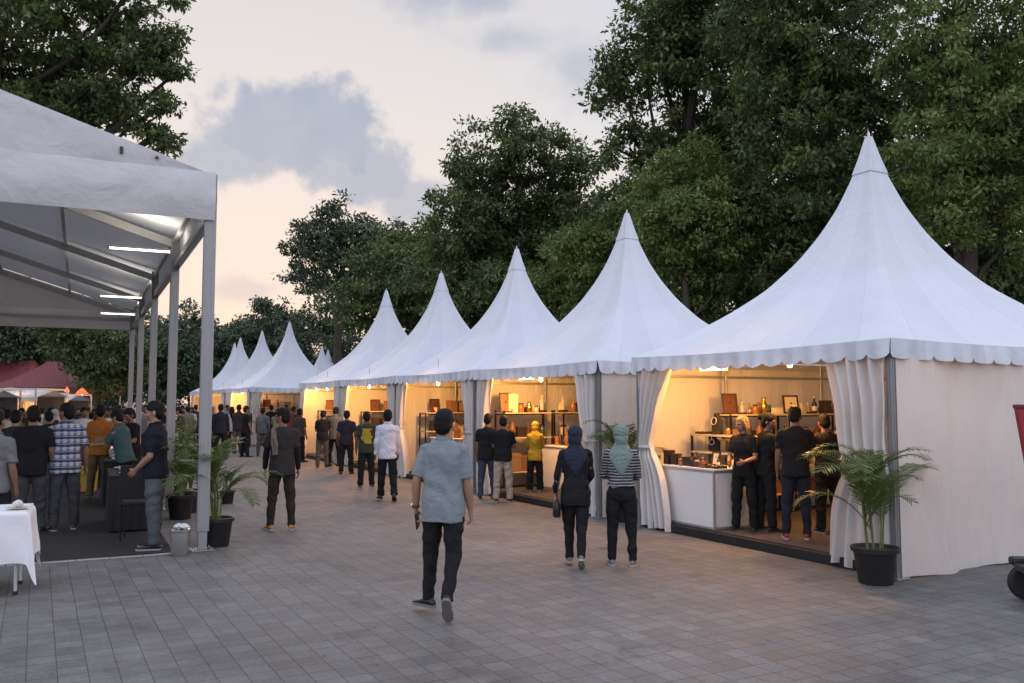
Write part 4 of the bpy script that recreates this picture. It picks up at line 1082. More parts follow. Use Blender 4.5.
# third and fourth tents
for ti, x, y, key, face, top, lb, hh in ((2, -.45, -.9, 'hold_m', 40, K_, 'seller in black bending over the counter of the third tent', 1.62), (2, .55, -.35, 'hold_f', 150, MAROON, 'woman seller in dark red at the back of the third tent', 1.55),
                                 (3, .1, .2, 'hold_f', 170, SLATE, 'seller in slate grey inside the fourth tent', 1.55), (4, -.2, -.2, 'hold_m', 160, CHAR, 'seller in charcoal inside the fifth tent', 1.62), (4, .7, .3, 'hold_f', 120, TEAL, 'woman seller in dark teal inside the fifth tent', 1.52)):
    q = tw(centers[ti], x, y, FLOORZ); spawn(key, lb, q, face_yaw(q, face), hh, MATS(top, K_), 'stall sellers')
# far street crowd, seen between the marquee post and the tents
FS = 'people in the far part of the street'
far = [(221, 27, 1.70, 'far_relax', 0, NAVY, K_, 'broad man in dark blue jacket standing past the potted palm'), (207, 30, 1.66, 'far_stand', -20, MAROON, K_, 'man in maroon tee partly behind the marquee post'),
       (232, 31, 1.60, 'far_woman', 0, WHITE2, K_, 'small figure in white top between dark jackets'), (239, 30, 1.68, 'far_hip', -30, CHAR, GREYTR, 'man in charcoal jacket in front of the open-ended tent post'),
       (246, 28, 1.64, 'far_stand', -60, K_, K_, 'man in black turned towards the open-ended tent'), (188, 31, 1.62, 'far_relax', 20, SAGE, KHAKI, 'person in pale green jacket left of the marquee post'),
       (196, 36, 1.66, 'far_stand', 10, BROWNT, K_, 'man in brown tee far down the street'), (228, 37, 1.66, 'far_phone', 160, GREYT, JEAN, 'man in grey facing us far down the street'),
       (214, 38, 1.60, 'far_hijab', 170, PINKG, K_, 'woman in dusty pink hijab far down the street'), (271, 36, 1.64, 'far_hold', -10, K_, K_, 'man in black at the table of the open-ended tent'),
       (286, 36, 1.66, 'far_stand', 150, WHITE2, K_, 'man in cream tee inside the open-ended tent'), (252, 38, 1.6, 'far_woman', 30, TEAL, K_, 'woman in teal at the corner of the open-ended tent'),
       (312, 30, 1.64, 'far_reach', 60, GREYT, K_, 'man in grey tee at the curtain of the fifth tent'), (203, 44, 1.64, 'far_walk', 180, WHITE2, JEAN, 'person in white walking towards us far off'),
       (236, 45, 1.66, 'far_walk', 0, MAROON, K_, 'person in red-brown walking off in the distance'), (184, 42, 1.62, 'far_hold', 90, NAVY, K_, 'person in navy far off beside the marquee post'), (218, 50, 1.66, 'far_stand', 0, GREYT, K_, 'most distant man in grey at the end of the street')]
for px, dd, h, key, fc, tp, lg, lb in far:
    m = MATS(tp, lg, skin=rnd.choice((0, 0, 1, 2)))
    if 'hijab' in key: m['hair'] = cloth((.22, .12, .13)); m['hairname'] = 'hijab'
    PD(key, lb, px, dd, h, fc, m, group=FS)
more = [(248, 34, 1.62, 'far_phone', 40, CHAR, JEAN, 'person in charcoal looking at a phone by the open-ended tent'), (258, 42, 1.66, 'far_walk', 20, GREYT, K_, 'person in grey strolling beyond the slim grey-shirted man'), (225, 43, 1.6, 'far_hijab', 0, TEAL, K_, 'woman in teal with pale hijab walking off down the street'),
        (210, 34, 1.68, 'far_hip', 140, SLATE, K_, 'man in slate shirt with hand on hip far down the street'), (291, 33, 1.6, 'far_reach', -40, MAROON, K_, 'person in maroon reaching over the open-ended counter'), (335, 24, 1.62, 'far_phone', -30, SLATE, K_, 'man in slate holding up something at the fifth tent'), (192, 33, 1.58, 'far_woman', 160, WHITE2, JEAN, 'woman in white facing us left of the street palms')]
for px, dd, h, key, fc, tp, lg, lb in more:
    m = MATS(tp, lg, skin=rnd.choice((0, 0, 1, 2)))
    if 'hijab' in key: m['hair'] = WHITE2; m['hairname'] = 'hijab'
    PD(key, lb, px, dd, h, fc, m, group=FS)
# ---- under the marquee
MG = 'people under the marquee'
P_('pololeft', 'man in black polo and faded jeans standing by the marquee post, side on', 153, 549, 400, 74, MATS(cloth((.011, .012, .019)), cloth((.085, .095, .105)), SHOEK, SOLEW, 1), group=MG)
P_('plaid', 'man in blue and white plaid shirt standing on the floor mat', 63, 530, 402, 8, MATS(pattern_cloth('plaid'), GREYJ, SHOEK, SOLEW, 0), group=MG)
P_('tee_back', 'man in plain black tee with back turned, left of the plaid shirt', 29, 533, 405, -4, MATS(K_, GREYJ, SHOEK, SOLEK, 0), group=MG)
P_('relax_m', 'man in orange shirt and khaki trousers by the buffet tables', 98, 499, 404, -14, MATS(ORANGE, OLIVE, mat('brown_sandal', (.12, .07, .04), .6, .2, 20), SOLEK, 2), group=MG)
near = [(-4, 9.4, 1.66, 'relax_m', -30, cloth((.14, .145, .14)), K_, 'person in mottled grey cut off by the picture edge under the marquee'), (126, 14.2, 1.62, 'reach_m', 60, TEAL, K_, 'man in dark teal shirt leaning over the buffet'),
        (134, 15.6, 1.64, 'hold_m', 120, K_, K_, 'man in black serving food behind the teal shirt'), (84, 19.5, 1.64, 'stand_m', 200, WHITE2, KHAKI, 'man in white tee with a cross strap, facing us'), (50, 16.5, 1.58, 'hold_m', 10, K_, K_, 'person in black standing between black tee and plaid shirt'),
        (121, 18.5, 1.6, 'stand_m', 20, MAROON, K_, 'man in dark red at the far buffet table'), (16, 13.5, 1.62, 'hold_m', 0, CHAR, K_, 'man in charcoal tee in the shade behind the black tee')]
for px, dd, h, key, fc, tp, lg, lb in near:
    PD(key, lb, px, dd, h, fc, MATS(tp, lg, skin=rnd.choice((0, 0, 1))), group=MG)
tops = [('white', WHITE2), ('black', K_), ('grey', GREYT), ('maroon', MAROON), ('teal', TEAL), ('sage', SAGE), ('brown', BROWNT), ('navy', NAVY), ('orange', ORANGE), ('slate', SLATE), ('red', REDC), ('dusty pink', PINKG)]
spots = [(8, 19, 'white'), (22, 23, 'brown'), (38, 20, 'white'), (46, 25, 'grey'), (58, 22.5, 'maroon'), (70, 25, 'sage'), (92, 24, 'slate'), (104, 23, 'black'), (112, 26, 'teal'), (30, 28, 'black'), (14, 31, 'red'), (64, 31, 'white'),
         (78, 33, 'navy'), (98, 31, 'dusty pink'), (119, 30, 'white'), (3, 26, 'navy'), (52, 34, 'brown'), (88, 37, 'grey'), (110, 36, 'maroon'), (126, 34, 'black'), (36, 36, 'slate'), (68, 40, 'orange'), (146, 27, 'grey'), (160, 30, 'dusty pink'), (158, 36, 'navy'), (184, 24.5, 'brown'),
         (18, 21.5, 'slate'), (34, 26.5, 'maroon'), (42, 30, 'white'), (60, 28, 'black'), (73, 22, 'grey'), (82, 27.5, 'white'), (95, 28, 'navy'), (108, 21.5, 'white'), (116, 24, 'sage'), (128, 28, 'grey'), (10, 28, 'teal'), (26, 33, 'sage'), (48, 38, 'dusty pink'), (142, 31, 'white'), (165, 26, 'black'), (150, 40, 'maroon')]
keys = ['far_stand', 'far_hip', 'far_hold', 'far_hijab', 'far_woman', 'far_walk', 'far_phone', 'far_reach', 'far_relax']
where = ['below the white stall awning', 'below the hanging orange lamp', 'in front of the red tent', 'behind the buffet line', 'in the thick of the crowd']
used = set()
for i, (px, dd, cn) in enumerate(spots):
    key = keys[(i * 5 + i // 3) % 9]; tp = dict(tops)[cn]
    fc = (0, 160, 30, -70, 90, 180, -20)[i % 7]
    turn = {0: 'with back turned', 160: 'facing us', 30: 'half turned left', -70: 'facing right', 90: 'facing left', 180: 'looking at us', -20: 'glancing right'}[fc]
    wh = ('left of the black tee' if px < 22 else 'between black tee and plaid shirt' if px < 56 else 'by the plaid shirt' if px < 72 else 'between plaid and orange shirts' if px < 92 else 'beyond the orange shirt' if px < 122 else 'between the marquee posts')
    rng = 'mid' if dd < 24 else 'rear of' if dd < 30 else 'far back in'
    lb = '%s in %s %s, %s crowd, %s' % ('hijabi woman' if key == 'far_hijab' else 'woman' if key == 'far_woman' else 'man', cn, turn, rng, wh)
    assert lb not in used, lb; used.add(lb)
    m = MATS(tp, rnd.choice((K_, JEAN, KHAKI, CHAR)), skin=rnd.choice((0, 0, 1, 2)))
    if key == 'far_hijab': m['hair'] = rnd.choice((NAVYH, MINT, WHITE2, PINKG)); m['hairname'] = 'hijab'
    PD(key, lb, px, dd, 1.46 + .24 * rnd.random(), fc, m, group='crowd beyond the buffet')
# ------------------------------------------------------------------ potted palms
def leaf_mat(name, dark, light, trans=.25, rough=.5):
    m = bpy.data.materials.new(name); nt = nodes_of(m); L = nt.links.new
    out = N(nt, 'ShaderNodeOutputMaterial'); p = N(nt, 'ShaderNodeBsdfPrincipled'); p.inputs['Roughness'].default_value = rough; p.inputs['Specular IOR Level'].default_value = .35
    g = N(nt, 'ShaderNodeNewGeometry'); r = N(nt, 'ShaderNodeValToRGB'); r.color_ramp.elements[0].color = (*dark, 1); r.color_ramp.elements[1].color = (*light, 1)
    tc = N(nt, 'ShaderNodeTexCoord'); nz = N(nt, 'ShaderNodeTexNoise'); nz.inputs['Scale'].default_value = .9; nz.inputs['Detail'].default_value = 3; L(tc.outputs['Object'], nz.inputs['Vector'])
    mm = N(nt, 'ShaderNodeMath', operation='MULTIPLY_ADD'); L(nz.outputs['Fac'], mm.inputs[0]); mm.inputs[1].default_value = 2.2; mm.inputs[2].default_value = -.82
    ad = N(nt, 'ShaderNodeMath', operation='MULTIPLY_ADD'); L(g.outputs['Random Per Island'], ad.inputs[0]); ad.inputs[1].default_value = .55; L(mm.outputs[0], ad.inputs[2]); L(ad.outputs[0], r.inputs[0])
    L(r.outputs[0], p.inputs['Base Color']); t = N(nt, 'ShaderNodeBsdfTranslucent'); L(r.outputs[0], t.inputs[0])
    ms = N(nt, 'ShaderNodeMixShader'); ms.inputs[0].default_value = trans; L(p.outputs[0], ms.inputs[1]); L(t.outputs[0], ms.inputs[2]); L(ms.outputs[0], out.inputs[0]); return m
PALM = leaf_mat('palm_leaf', (.050, .085, .022), (.150, .205, .058), .35, .42)
PALMSTEM = mat('palm_stem', (.13, .15, .05), .5, .3, 9)
SOIL = mat('soil', (.03, .022, .016), .95, .3, 20, bump=.8, bscale=50)
POTM = mat('black_pot', (.013, .013, .014), .5, .25, 7, bump=.06, bscale=30)
def areca(label, loc, hgt, seed, nf=13, potr=.2, poth=.33, group='potted areca palms', spread=1.0, leaves=24, lo=1.0):
    rs = random.Random(seed)
    t = thing('potted_palm', label, 'potted plant', loc, rs.random() * 6, group)
    po = MB().lathe([(potr * .72, 0), (potr * .74, .01), (potr * .92, poth * .86), (potr * .93, poth * .87), (potr * 1.03, poth * .875), (potr * 1.05, poth), (potr * .97, poth), (potr * .93, poth * .9), (.01, poth * .9)], n=28, cap=True).build('pot', POTM, t, True, ang=30)
    MB().lathe([(potr * .95, poth * .905), (potr * .5, poth * .93), (.01, poth * .95)], n=16).build('soil', SOIL, t, True)
    ns = 8
    tops = []
    for k in range(ns):
        a = rs.random() * 6.28; r0 = potr * .45 * rs.random(); hh = (hgt - poth) * rs.uniform(.32, .5)
        b = Vector((math.cos(a) * r0, math.sin(a) * r0, poth * .9)); e = b + Vector((math.cos(a) * .10 * hh, math.sin(a) * .10 * hh, hh))
        MB().tube([b, b.lerp(e, .5) + Vector((0, 0, .01)), e], [.010, .008, .005], 6).build('stem', PALMSTEM, t, True)
        tops.append((b, e))
    for k in range(nf):
        b, e = tops[k % ns]; s0 = b.lerp(e, rs.uniform(.35, 1.0))
        a = k * 2.399 + rs.uniform(-.4, .4); el = rs.uniform(lo, 1.42) if k > 3 else rs.uniform(1.3, 1.52)
        ln = (hgt - poth) * rs.uniform(.55, .8) * spread
        pts = []; p = Vector(s0); th = el
        hd_ = Vector((math.cos(a), math.sin(a), 0)); n_ = 26; side = Vector((-math.sin(a), math.cos(a), 0))
        droop = rs.uniform(1.0, 1.8)
        for i in range(n_ + 1):
            pts.append(p.copy()); p = p + (hd_ * math.cos(th) + Vector((0, 0, math.sin(th)))) * (ln / n_); th -= droop * 1.25 / n_ * (.35 + 1.3 * i / n_)
        mb = MB(); mb.tube(pts[::3] + [pts[-1]], [.007 - .005 * i / len(pts[::3]) for i in range(len(pts[::3]))] + [.0015], 5)
        for i in range(leaves):
            f = .22 + .78 * i / leaves; q = f * n_; j = min(int(q), n_ - 1); c = pts[j].lerp(pts[j + 1], q - j)
            tang = (pts[j + 1] - pts[j]).normalized()
            ll = ln * .28 * math.sin(PI * (.12 + .82 * (f - .2) / .8)) ** .7 * rs.uniform(.85, 1.1)
            for sd in (-1, 1):
                d = (side * sd * .78 + tang * .62 + Vector((0, 0, rs.uniform(.02, .22)))).normalized()
                w = d.cross(Vector((0, 0, 1)).cross(d)).normalized(); w = tang.cross(d).cross(d).normalized() if False else (tang - d * tang.dot(d)).normalized()
                hw = .0065 + .003 * rs.random()
                m1 = c + d * ll * .45 + Vector((0, 0, -.01)); m2 = c + d * ll * .8 + Vector((0, 0, -.10 * ll)); tp = c + d * ll * .98 + Vector((0, 0, -.24 * ll))
                o = len(mb.v); mb.v += [tuple(x) for x in (c - w * hw * .4, c + w * hw * .4, m1 + w * hw, m1 - w * hw, m2 + w * hw * .7, m2 - w * hw * .7, tp)]
                mb.f += [(o, o + 1, o + 2, o + 3), (o + 3, o + 2, o + 4, o + 5), (o + 5, o + 4, o + 6)]
        mb.build('frond', PALM, t, False)
    return t
p = at_z(876, 583); areca('potted areca palm at the near corner of the frontmost tent', p, 1.62, 5, 20, .215, .345, spread=.96, leaves=24, lo=1.04)
p = at_z(216, 546); areca('potted areca palm behind the base of the near marquee post', p, 1.40, 9, 18, .20, .34, spread=1.15, lo=.7)
p = tw(centers[0], A + .40, -A + .55) * 0 + (c2 + (corner1 + E1 * 2 * A)) * .5 + N1 * .12; areca('potted areca palm in the gap between the two nearest tents', p, 2.0, 23, 16, .2, .33, spread=.68, lo=1.2)
p = at_z(180, 519); areca('bushy potted palm by the second marquee post', p, 1.35, 31, 14, .2, .36, spread=.8)
p = at_z(227, 503.5); areca('small potted palm farther along the marquee edge', p, .75, 37, 8, .13, .22, spread=.8, leaves=22)
p = at_z(243, 452); areca('distant potted palm at the corner of the open-ended tent', p, 1.5, 41, 9, .2, .33, leaves=18)
# flowering pot plants along the marquee edge
def flower_plant(label, loc, seed, hgt=1.25):
    rs = np.random.RandomState(seed); t = thing('flowering_plant', label, 'potted plant', loc, 0, 'flowering plants along the marquee edge')
    MB().lathe([(.15, 0), (.2, .3), (.215, .31), (.215, .35), (.19, .35), (.17, .32), (.01, .32)], n=24).build('pot', POTM, t, True, ang=30)
    mb = MB()
    for k in range(9):
        a = k * 2.4; mb.tube([(0, 0, .3), (.08 * math.cos(a), .08 * math.sin(a), hgt * .6), (.22 * math.cos(a), .22 * math.sin(a), hgt * .95)], [.01, .008, .004], 5)
    mb.build('stems', PALMSTEM, t, True).name = 'stem'
    c = []
    for k in range(26):
        a = k * 2.4; r = .30 * rs.rand() ** .5; c.append((r * math.cos(a), r * math.sin(a), hgt * rs.uniform(.38, 1.0)))
    leaf_cloud('foliage', np.array(c), .10, 26, .085, PALM, t, rs)
    for k in range(12):
        a = k * 2.4; r = .30 * rs.rand() ** .5; z = hgt * rs.uniform(.7, 1.05)
        f = MB()
        for j in range(5):
            q = j * 2 * PI / 5; f.add([(0, 0, 0), (.022 * math.cos(q - .5), .022 * math.sin(q - .5), .008), (.034 * math.cos(q), .034 * math.sin(q), .012), (.022 * math.cos(q + .5), .022 * math.sin(q + .5), .008)], [(0, 1, 2, 3)])
        f.build('blossom', WHITEBOARD, t, loc=(r * math.cos(a), r * math.sin(a), z))
def leaf_cloud(name, cent, cr, per, ln, m, parent, rs, flat=.75, droop=.35, w=.46):
    """many leaf-sized faces scattered round the clump centres"""
    n = len(cent) * per
    c = np.repeat(cent, per, 0)
    crr = np.repeat(np.broadcast_to(np.asarray(cr, float), (len(cent),)), per)
    d = rs.normal(size=(n, 3)); d /= np.linalg.norm(d, axis=1)[:, None]
    rad = crr * rs.rand(n) ** .6
    pos = c + d * rad[:, None] * np.array([1, 1, flat])
    # leaf direction: outward-ish and drooping
    dr = d * .7 + rs.normal(size=(n, 3)) * .6; dr[:, 2] -= droop; dr /= np.linalg.norm(dr, axis=1)[:, None]
    up = rs.normal(size=(n, 3)) * .55 + np.array([0, 0, 1.0]) + d * .35
    sd = np.cross(dr, up); sd /= (np.linalg.norm(sd, axis=1)[:, None] + 1e-6)
    l = ln * rs.uniform(.65, 1.25, n)[:, None]; hw = l * w * .5
    nrm = np.cross(sd, dr)
    v = np.empty((n, 4, 3), np.float32)
    v[:, 0] = pos; v[:, 1] = pos + dr * l * .48 + sd * hw - nrm * l * .05; v[:, 2] = pos + dr * l; v[:, 3] = pos + dr * l * .48 - sd * hw - nrm * l * .05
    me = bpy.data.meshes.new(name); me.vertices.add(n * 4); me.vertices.foreach_set('co', v.ravel())
    me.loops.add(n * 4); me.loops.foreach_set('vertex_index', np.arange(n * 4, dtype=np.int32))
    me.polygons.add(n); me.polygons.foreach_set('loop_start', np.arange(0, n * 4, 4, dtype=np.int32)); me.update(calc_edges=True)
    me.materials.append(m); return link(bpy.data.objects.new(name, me), parent)
flower_plant('white-flowered pot plant just beyond the second marquee post', at_z(190, 512), 3, 1.3)
flower_plant('white-flowered pot plant nearer the third marquee post', at_z(176, 497), 4, 1.35)

# ------------------------------------------------------------------ trees
BARK = mat('bark', (.055, .042, .032), .9, .35, 5, bump=.9, bscale=14, stretch=(3, 3, .6))
LEAFA = leaf_mat('tree_leaf_dark', (.032, .056, .020), (.168, .218, .072), .32)
LEAFB = leaf_mat('tree_leaf_mid', (.046, .082, .026), (.230, .285, .082), .34)
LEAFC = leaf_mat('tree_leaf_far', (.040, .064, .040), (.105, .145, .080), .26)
def tree(label, base, lobes, trunk_r, seed, m=LEAFA, leaf=.17, dens=1.0, clump=.42, per=34, group='tall trees behind the tents', fork=.4, name='tree', flat=.48):
    """lobes: (x, y, z, r) in metres round the base; limbs reach every lobe, leaf clumps fill each lobe's shell and volume"""
    rs = np.random.RandomState(seed); rr = random.Random(seed)
    t = thing(name, label, 'tree', (base.x, base.y, 0), 0, group)
    zt = max(l[2] for l in lobes); zl = min(l[2] - l[3] for l in lobes); fz = max(1.5, zl + (zt - zl) * fork * .5)
    mx = sum(l[0] for l in lobes) / len(lobes) * .3; my = sum(l[1] for l in lobes) / len(lobes) * .3
    tr = MB()
    def trunkp(z): k = z / zt; return Vector((mx * k + .12 * math.sin(z * .8 + seed), my * k + .12 * math.cos(z * .7 + seed), z))
    zs = [0, .3, 1.0, fz * .6, fz, fz + (zt - fz) * .35, fz + (zt - fz) * .65]
    tr.tube([trunkp(z) for z in zs], [trunk_r * q for q in (1.5, 1.15, 1.0, .88, .78, .5, .25)], 12)
    cents = []; crs = []
    for i, (x, y, z, r) in enumerate(lobes):
        c = Vector((x, y, z)); s0 = trunkp(min(z * .75, fz + (zt - fz) * rr.uniform(0, .55)))
        mid = s0.lerp(c, .55) + Vector((rr.uniform(-.3, .3), rr.uniform(-.3, .3), -.12 * (c - s0).length + rr.uniform(0, .4)))
        br = trunk_r * rr.uniform(.26, .42)
        tr.tube([s0, s0.lerp(mid, .5) + Vector((0, 0, -.05)), mid, mid.lerp(c, .6), c], [br, br * .8, br * .62, br * .42, br * .2], 7)
        for q in range(5):
            dv = Vector(rs.normal(size=3)); dv.normalize(); e = c + dv * r * .75
            tr.tube([mid.lerp(c, rr.uniform(.4, .95)), c.lerp(e, .5) + Vector((0, 0, -.1)), e], [br * .3, br * .2, br * .07], 5)
        n = max(6, int(dens * 13.5 * (r / clump / 2.2) ** 2 * 2.1))
        d = rs.normal(size=(n, 3)); d /= np.linalg.norm(d, axis=1)[:, None]
        rad = r * (.30 + .75 * rs.rand(n) ** .55)
        # ragged lobe: radius varies with direction
        rad *= 1 + .22 * np.sin(d[:, 0] * 5 + seed + i) * np.cos(d[:, 2] * 6 + i) + .12 * rs.normal(size=n)
        cents.append(np.array([x, y, z]) + d * rad[:, None] * np.array([1, 1, .8])); crs.append(clump * .95 * rs.uniform(.5, 1.35, n))
    tr.build('trunk', BARK, t, True, ang=0)
    leaf_cloud('crown', np.concatenate(cents), np.concatenate(crs), int(per * 2.1), leaf * .95, m, t, rs, flat=flat, w=.46)
    return t
def lobes_from(px_lobes, D, seed, depth=.8, back=True):
    """lobe centres measured in the photo at distance D, given a spread in depth so that the crown is round"""
    rr = random.Random(seed); out = []; base = None
    for i, (px, py, rp) in enumerate(px_lobes):
        p = at_d(px, py, D); r = rp * D / F
        out.append([p.x, rr.uniform(-1, 1) * depth * r, p.z, r])
    return out
def ptree(label, px, D, plobes, tr, seed, extra=0, **kw):
    r = ray(px, 403); base = Vector((r.x / r.y * D, D, 0))
    lb = lobes_from(plobes, D, seed)
    rr = random.Random(seed + 5)
    for l in lb: l[0] -= base.x
    R0 = (max(l[0] for l in lb) - min(l[0] for l in lb)) / 2
    more = []
    for k in range(extra):   # lobes on the far and near side
        l = rr.choice(lb); more.append([l[0] * .7, rr.choice((-1, 1, 1)) * rr.uniform(.5, .9) * max(1.2, R0 * .8), l[2] * rr.uniform(.85, 1.0), l[3]])
    return tree(label, base, lb + more, tr, seed, **kw)
G_ = 'tall trees behind the tents'
# middle tree with the round open crown
ptree('round-crowned tree with sky gaps, between the second and third tent peaks', 522, 40, [(520, 150, 42), (478, 175, 36), (560, 165, 36), (500, 205, 46), (550, 215, 44), (460, 225, 36), (585, 225, 34), (520, 260, 50), (470, 275, 44), (575, 275, 44), (430, 270, 34), (530, 310, 50), (455, 315, 40), (600, 310, 40)], .32, 3, extra=4, m=LEAFA, leaf=.26, clump=.62, per=34, dens=1.2)
# right mass, front layer
ptree('tall dense tree behind the second tent, its left branches open to the sky', 690, 30, [(640, 70, 42), (615, 95, 34), (628, 150, 36), (660, 30, 50), (690, 85, 58), (700, 20, 60), (655, 190, 40), (720, 130, 60), (690, 180, 52), (625, 205, 30), (745, 60, 60), (700, -50, 70), (660, 240, 44), (720, 220, 54)], .34, 4, extra=5, m=LEAFA, leaf=.22, clump=.5, per=34, dens=.78)
ptree('lighter green bushy tree with a slim pale trunk, right of the second tent peak', 687, 25.5, [(660, 190, 44), (700, 170, 46), (725, 200, 40), (655, 230, 36), (690, 225, 44), (730, 240, 36), (670, 262, 30), (712, 275, 28)], .13, 6, extra=3, m=LEAFB, leaf=.17, clump=.40, per=34)
ptree('broad dark tree directly behind the peak of the frontmost tent', 835, 25, [(790, 60, 62), (850, 50, 62), (780, 130, 58), (850, 130, 64), (820, 200, 60), (770, 200, 52), (880, 190, 56), (800, -10, 66), (870, -30, 66), (760, 20, 54), (905, 90, 52), (780, 260, 46), (880, 250, 44), (830, 262, 44)], .36, 8, extra=5, m=LEAFA, leaf=.20, clump=.48, per=34, dens=.78)
ptree('leaning multi-stemmed tree at the far right above the side wall', 968, 21, [(930, 40, 60), (990, 50, 62), (950, 110, 58), (1010, 120, 62), (920, 170, 52), (985, 180, 56), (1050, 70, 66), (1060, 170, 60), (960, -30, 66), (1040, -40, 70), (930, 225, 38), (1010, 238, 42)], .30, 9, extra=4, m=LEAFB, leaf=.17, clump=.44, per=34, dens=.78)
ptree('low leafy tree between the two nearest tent peaks', 588, 31, [(585, 255, 42), (615, 235, 34), (560, 285, 34), (605, 285, 40), (640, 290, 40), (575, 320, 36)], .16, 11, extra=2, m=LEAFB, leaf=.19, clump=.44, per=32)
# back layer closing the view under the crowns
bl = [(640, 42, 'dark tree farther back seen beneath the branches beside the second peak'), (760, 36, 'dark background tree left of the frontmost peak'), (900, 34, 'dark background tree right of the frontmost peak'), (1010, 31, 'dark background tree at the right picture edge')]
for i, (px, D, lb) in enumerate(bl):
    k = F / D; rr = random.Random(60 + i)
    pl = [(px + rr.uniform(-95, 95), 345 - rr.uniform(0, 1) * (215 if i else 140), 2.0 * k) for _ in range(16)] + [(px + x, 350, 1.9 * k) for x in (-70, 0, 70)]
    ptree(lb, px, D, pl, .3, 70 + i, extra=2, m=LEAFA, leaf=.27, clump=.7, per=26, dens=.75)
# receding trees to the left
ptree('dense dark tree behind the fourth tent peak', 425, 47, [(430, 240, 34), (400, 250, 34), (455, 250, 30), (380, 270, 36), (420, 280, 44), (460, 285, 38), (370, 310, 36), (410, 320, 42), (450, 320, 40), (345, 300, 28)], .3, 12, extra=3, m=LEAFA, leaf=.30, clump=.7, per=28)
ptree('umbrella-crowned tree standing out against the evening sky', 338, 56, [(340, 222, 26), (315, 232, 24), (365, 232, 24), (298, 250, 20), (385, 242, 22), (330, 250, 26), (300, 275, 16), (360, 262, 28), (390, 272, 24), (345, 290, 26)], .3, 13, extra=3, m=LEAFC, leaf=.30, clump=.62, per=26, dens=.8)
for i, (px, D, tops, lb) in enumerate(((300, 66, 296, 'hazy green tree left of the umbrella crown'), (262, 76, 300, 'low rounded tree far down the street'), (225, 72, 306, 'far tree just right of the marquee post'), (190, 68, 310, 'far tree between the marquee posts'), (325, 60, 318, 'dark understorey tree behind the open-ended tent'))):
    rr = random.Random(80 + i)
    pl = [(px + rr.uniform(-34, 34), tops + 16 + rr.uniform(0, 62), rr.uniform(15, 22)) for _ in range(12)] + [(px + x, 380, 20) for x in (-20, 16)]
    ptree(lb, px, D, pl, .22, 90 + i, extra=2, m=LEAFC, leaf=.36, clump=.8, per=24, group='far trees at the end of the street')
# left: big tree beyond the marquee roof, its branches hanging over
ptree('big tree leaning over the marquee roof at the upper left', -40, 27, [(20, 20, 60), (80, 20, 56), (130, 30, 40), (60, 75, 46), (110, 75, 40), (150, 60, 26), (170, 40, 22), (100, 110, 34), (140, 115, 26), (160, 100, 20), (-30, 60, 60), (10, 90, 40), (150, -10, 36), (80, -40, 60), (0, -50, 70), (-60, -20, 70), (168, 145, 11), (150, 132, 14), (175, 72, 12), (40, 110, 34), (-10, 120, 40)], .40, 14, extra=2, m=LEAFA, leaf=.22, clump=.42, per=32, dens=.62, group='trees around the marquee')
ptree('spreading dark tree seen under the rear edge of the marquee', 101, 40, [(95, 350, 32), (125, 345, 30), (70, 345, 26), (110, 375, 24), (85, 372, 20), (130, 372, 20), (100, 318, 34), (60, 320, 26)], .22, 15, extra=3, m=LEAFA, leaf=.24, clump=.5, per=30, group='trees around the marquee')
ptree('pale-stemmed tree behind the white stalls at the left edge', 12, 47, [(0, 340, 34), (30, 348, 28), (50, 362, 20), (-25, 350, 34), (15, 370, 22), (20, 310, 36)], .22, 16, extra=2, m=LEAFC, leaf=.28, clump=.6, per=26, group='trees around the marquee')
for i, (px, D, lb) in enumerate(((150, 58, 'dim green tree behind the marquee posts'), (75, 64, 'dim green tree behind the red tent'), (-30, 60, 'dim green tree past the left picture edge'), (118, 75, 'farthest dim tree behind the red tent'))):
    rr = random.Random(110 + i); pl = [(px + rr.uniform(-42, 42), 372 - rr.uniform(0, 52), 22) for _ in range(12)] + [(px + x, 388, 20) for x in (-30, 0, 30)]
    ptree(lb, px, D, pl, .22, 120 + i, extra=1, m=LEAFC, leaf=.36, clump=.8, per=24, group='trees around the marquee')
# ------------------------------------------------------------------ stall furniture and goods
METALK = mat('black_metal_tube', (.02, .02, .02), .4, .2, 10, metal=.5)
SHELFW = mat('pale_shelf_board', (.50, .42, .32), .6, .12, 4, stretch=(1, 6, 1))
CARD = mat('brown_cardboard', (.26, .17, .09), .85, .12, 5)
DARKBOX = mat('dark_gift_box', (.022, .016, .014), .45, .25, 10)
REDBR = mat('red_brown_print', (.095, .032, .02), .5, .5, 18)
AMBER = mat('amber_glass', (.32, .13, .03), .12, .2, 5, coat=.5)
CERAM = mat('cream_ceramic', (.62, .55, .44), .35, .1, 5)
BRASS = mat('brass', (.55, .36, .12), .3, .15, 8, metal=1)
CLAY = mat('terracotta_glaze', (.22, .09, .04), .4, .3, 8)
PAPER = mat('cream_paper', (.66, .60, .48), .8, .08, 6)
GREENB = mat('green_glass', (.04, .09, .04), .15, .2, 5)
def shelf_unit(label, loc, rz, w, d, levels, up=None, frame=METALK, group='display shelves in the tents'):
    t = thing('display_shelf', label, 'shelf', loc, rz, group); up = up or max(levels)
    for sx in (-1, 1):
        for sy in (-1, 1): MB().box((sx * (w / 2 - .015), sy * (d / 2 - .015), up / 2), (.028, .028, up)).build('upright', frame, t)
    for z in levels: MB().box((0, 0, z - .012), (w - .002, d - .002, .022)).build('shelf', SHELFW, t, bevel=.002)
    for z in (levels[0] - .04, levels[-1] - .04):
        MB().bar((-w / 2 + .03, d / 2 - .015, z), (w / 2 - .03, d / 2 - .015, z), .012, .02).build('cross_bar', frame, t)
    return t
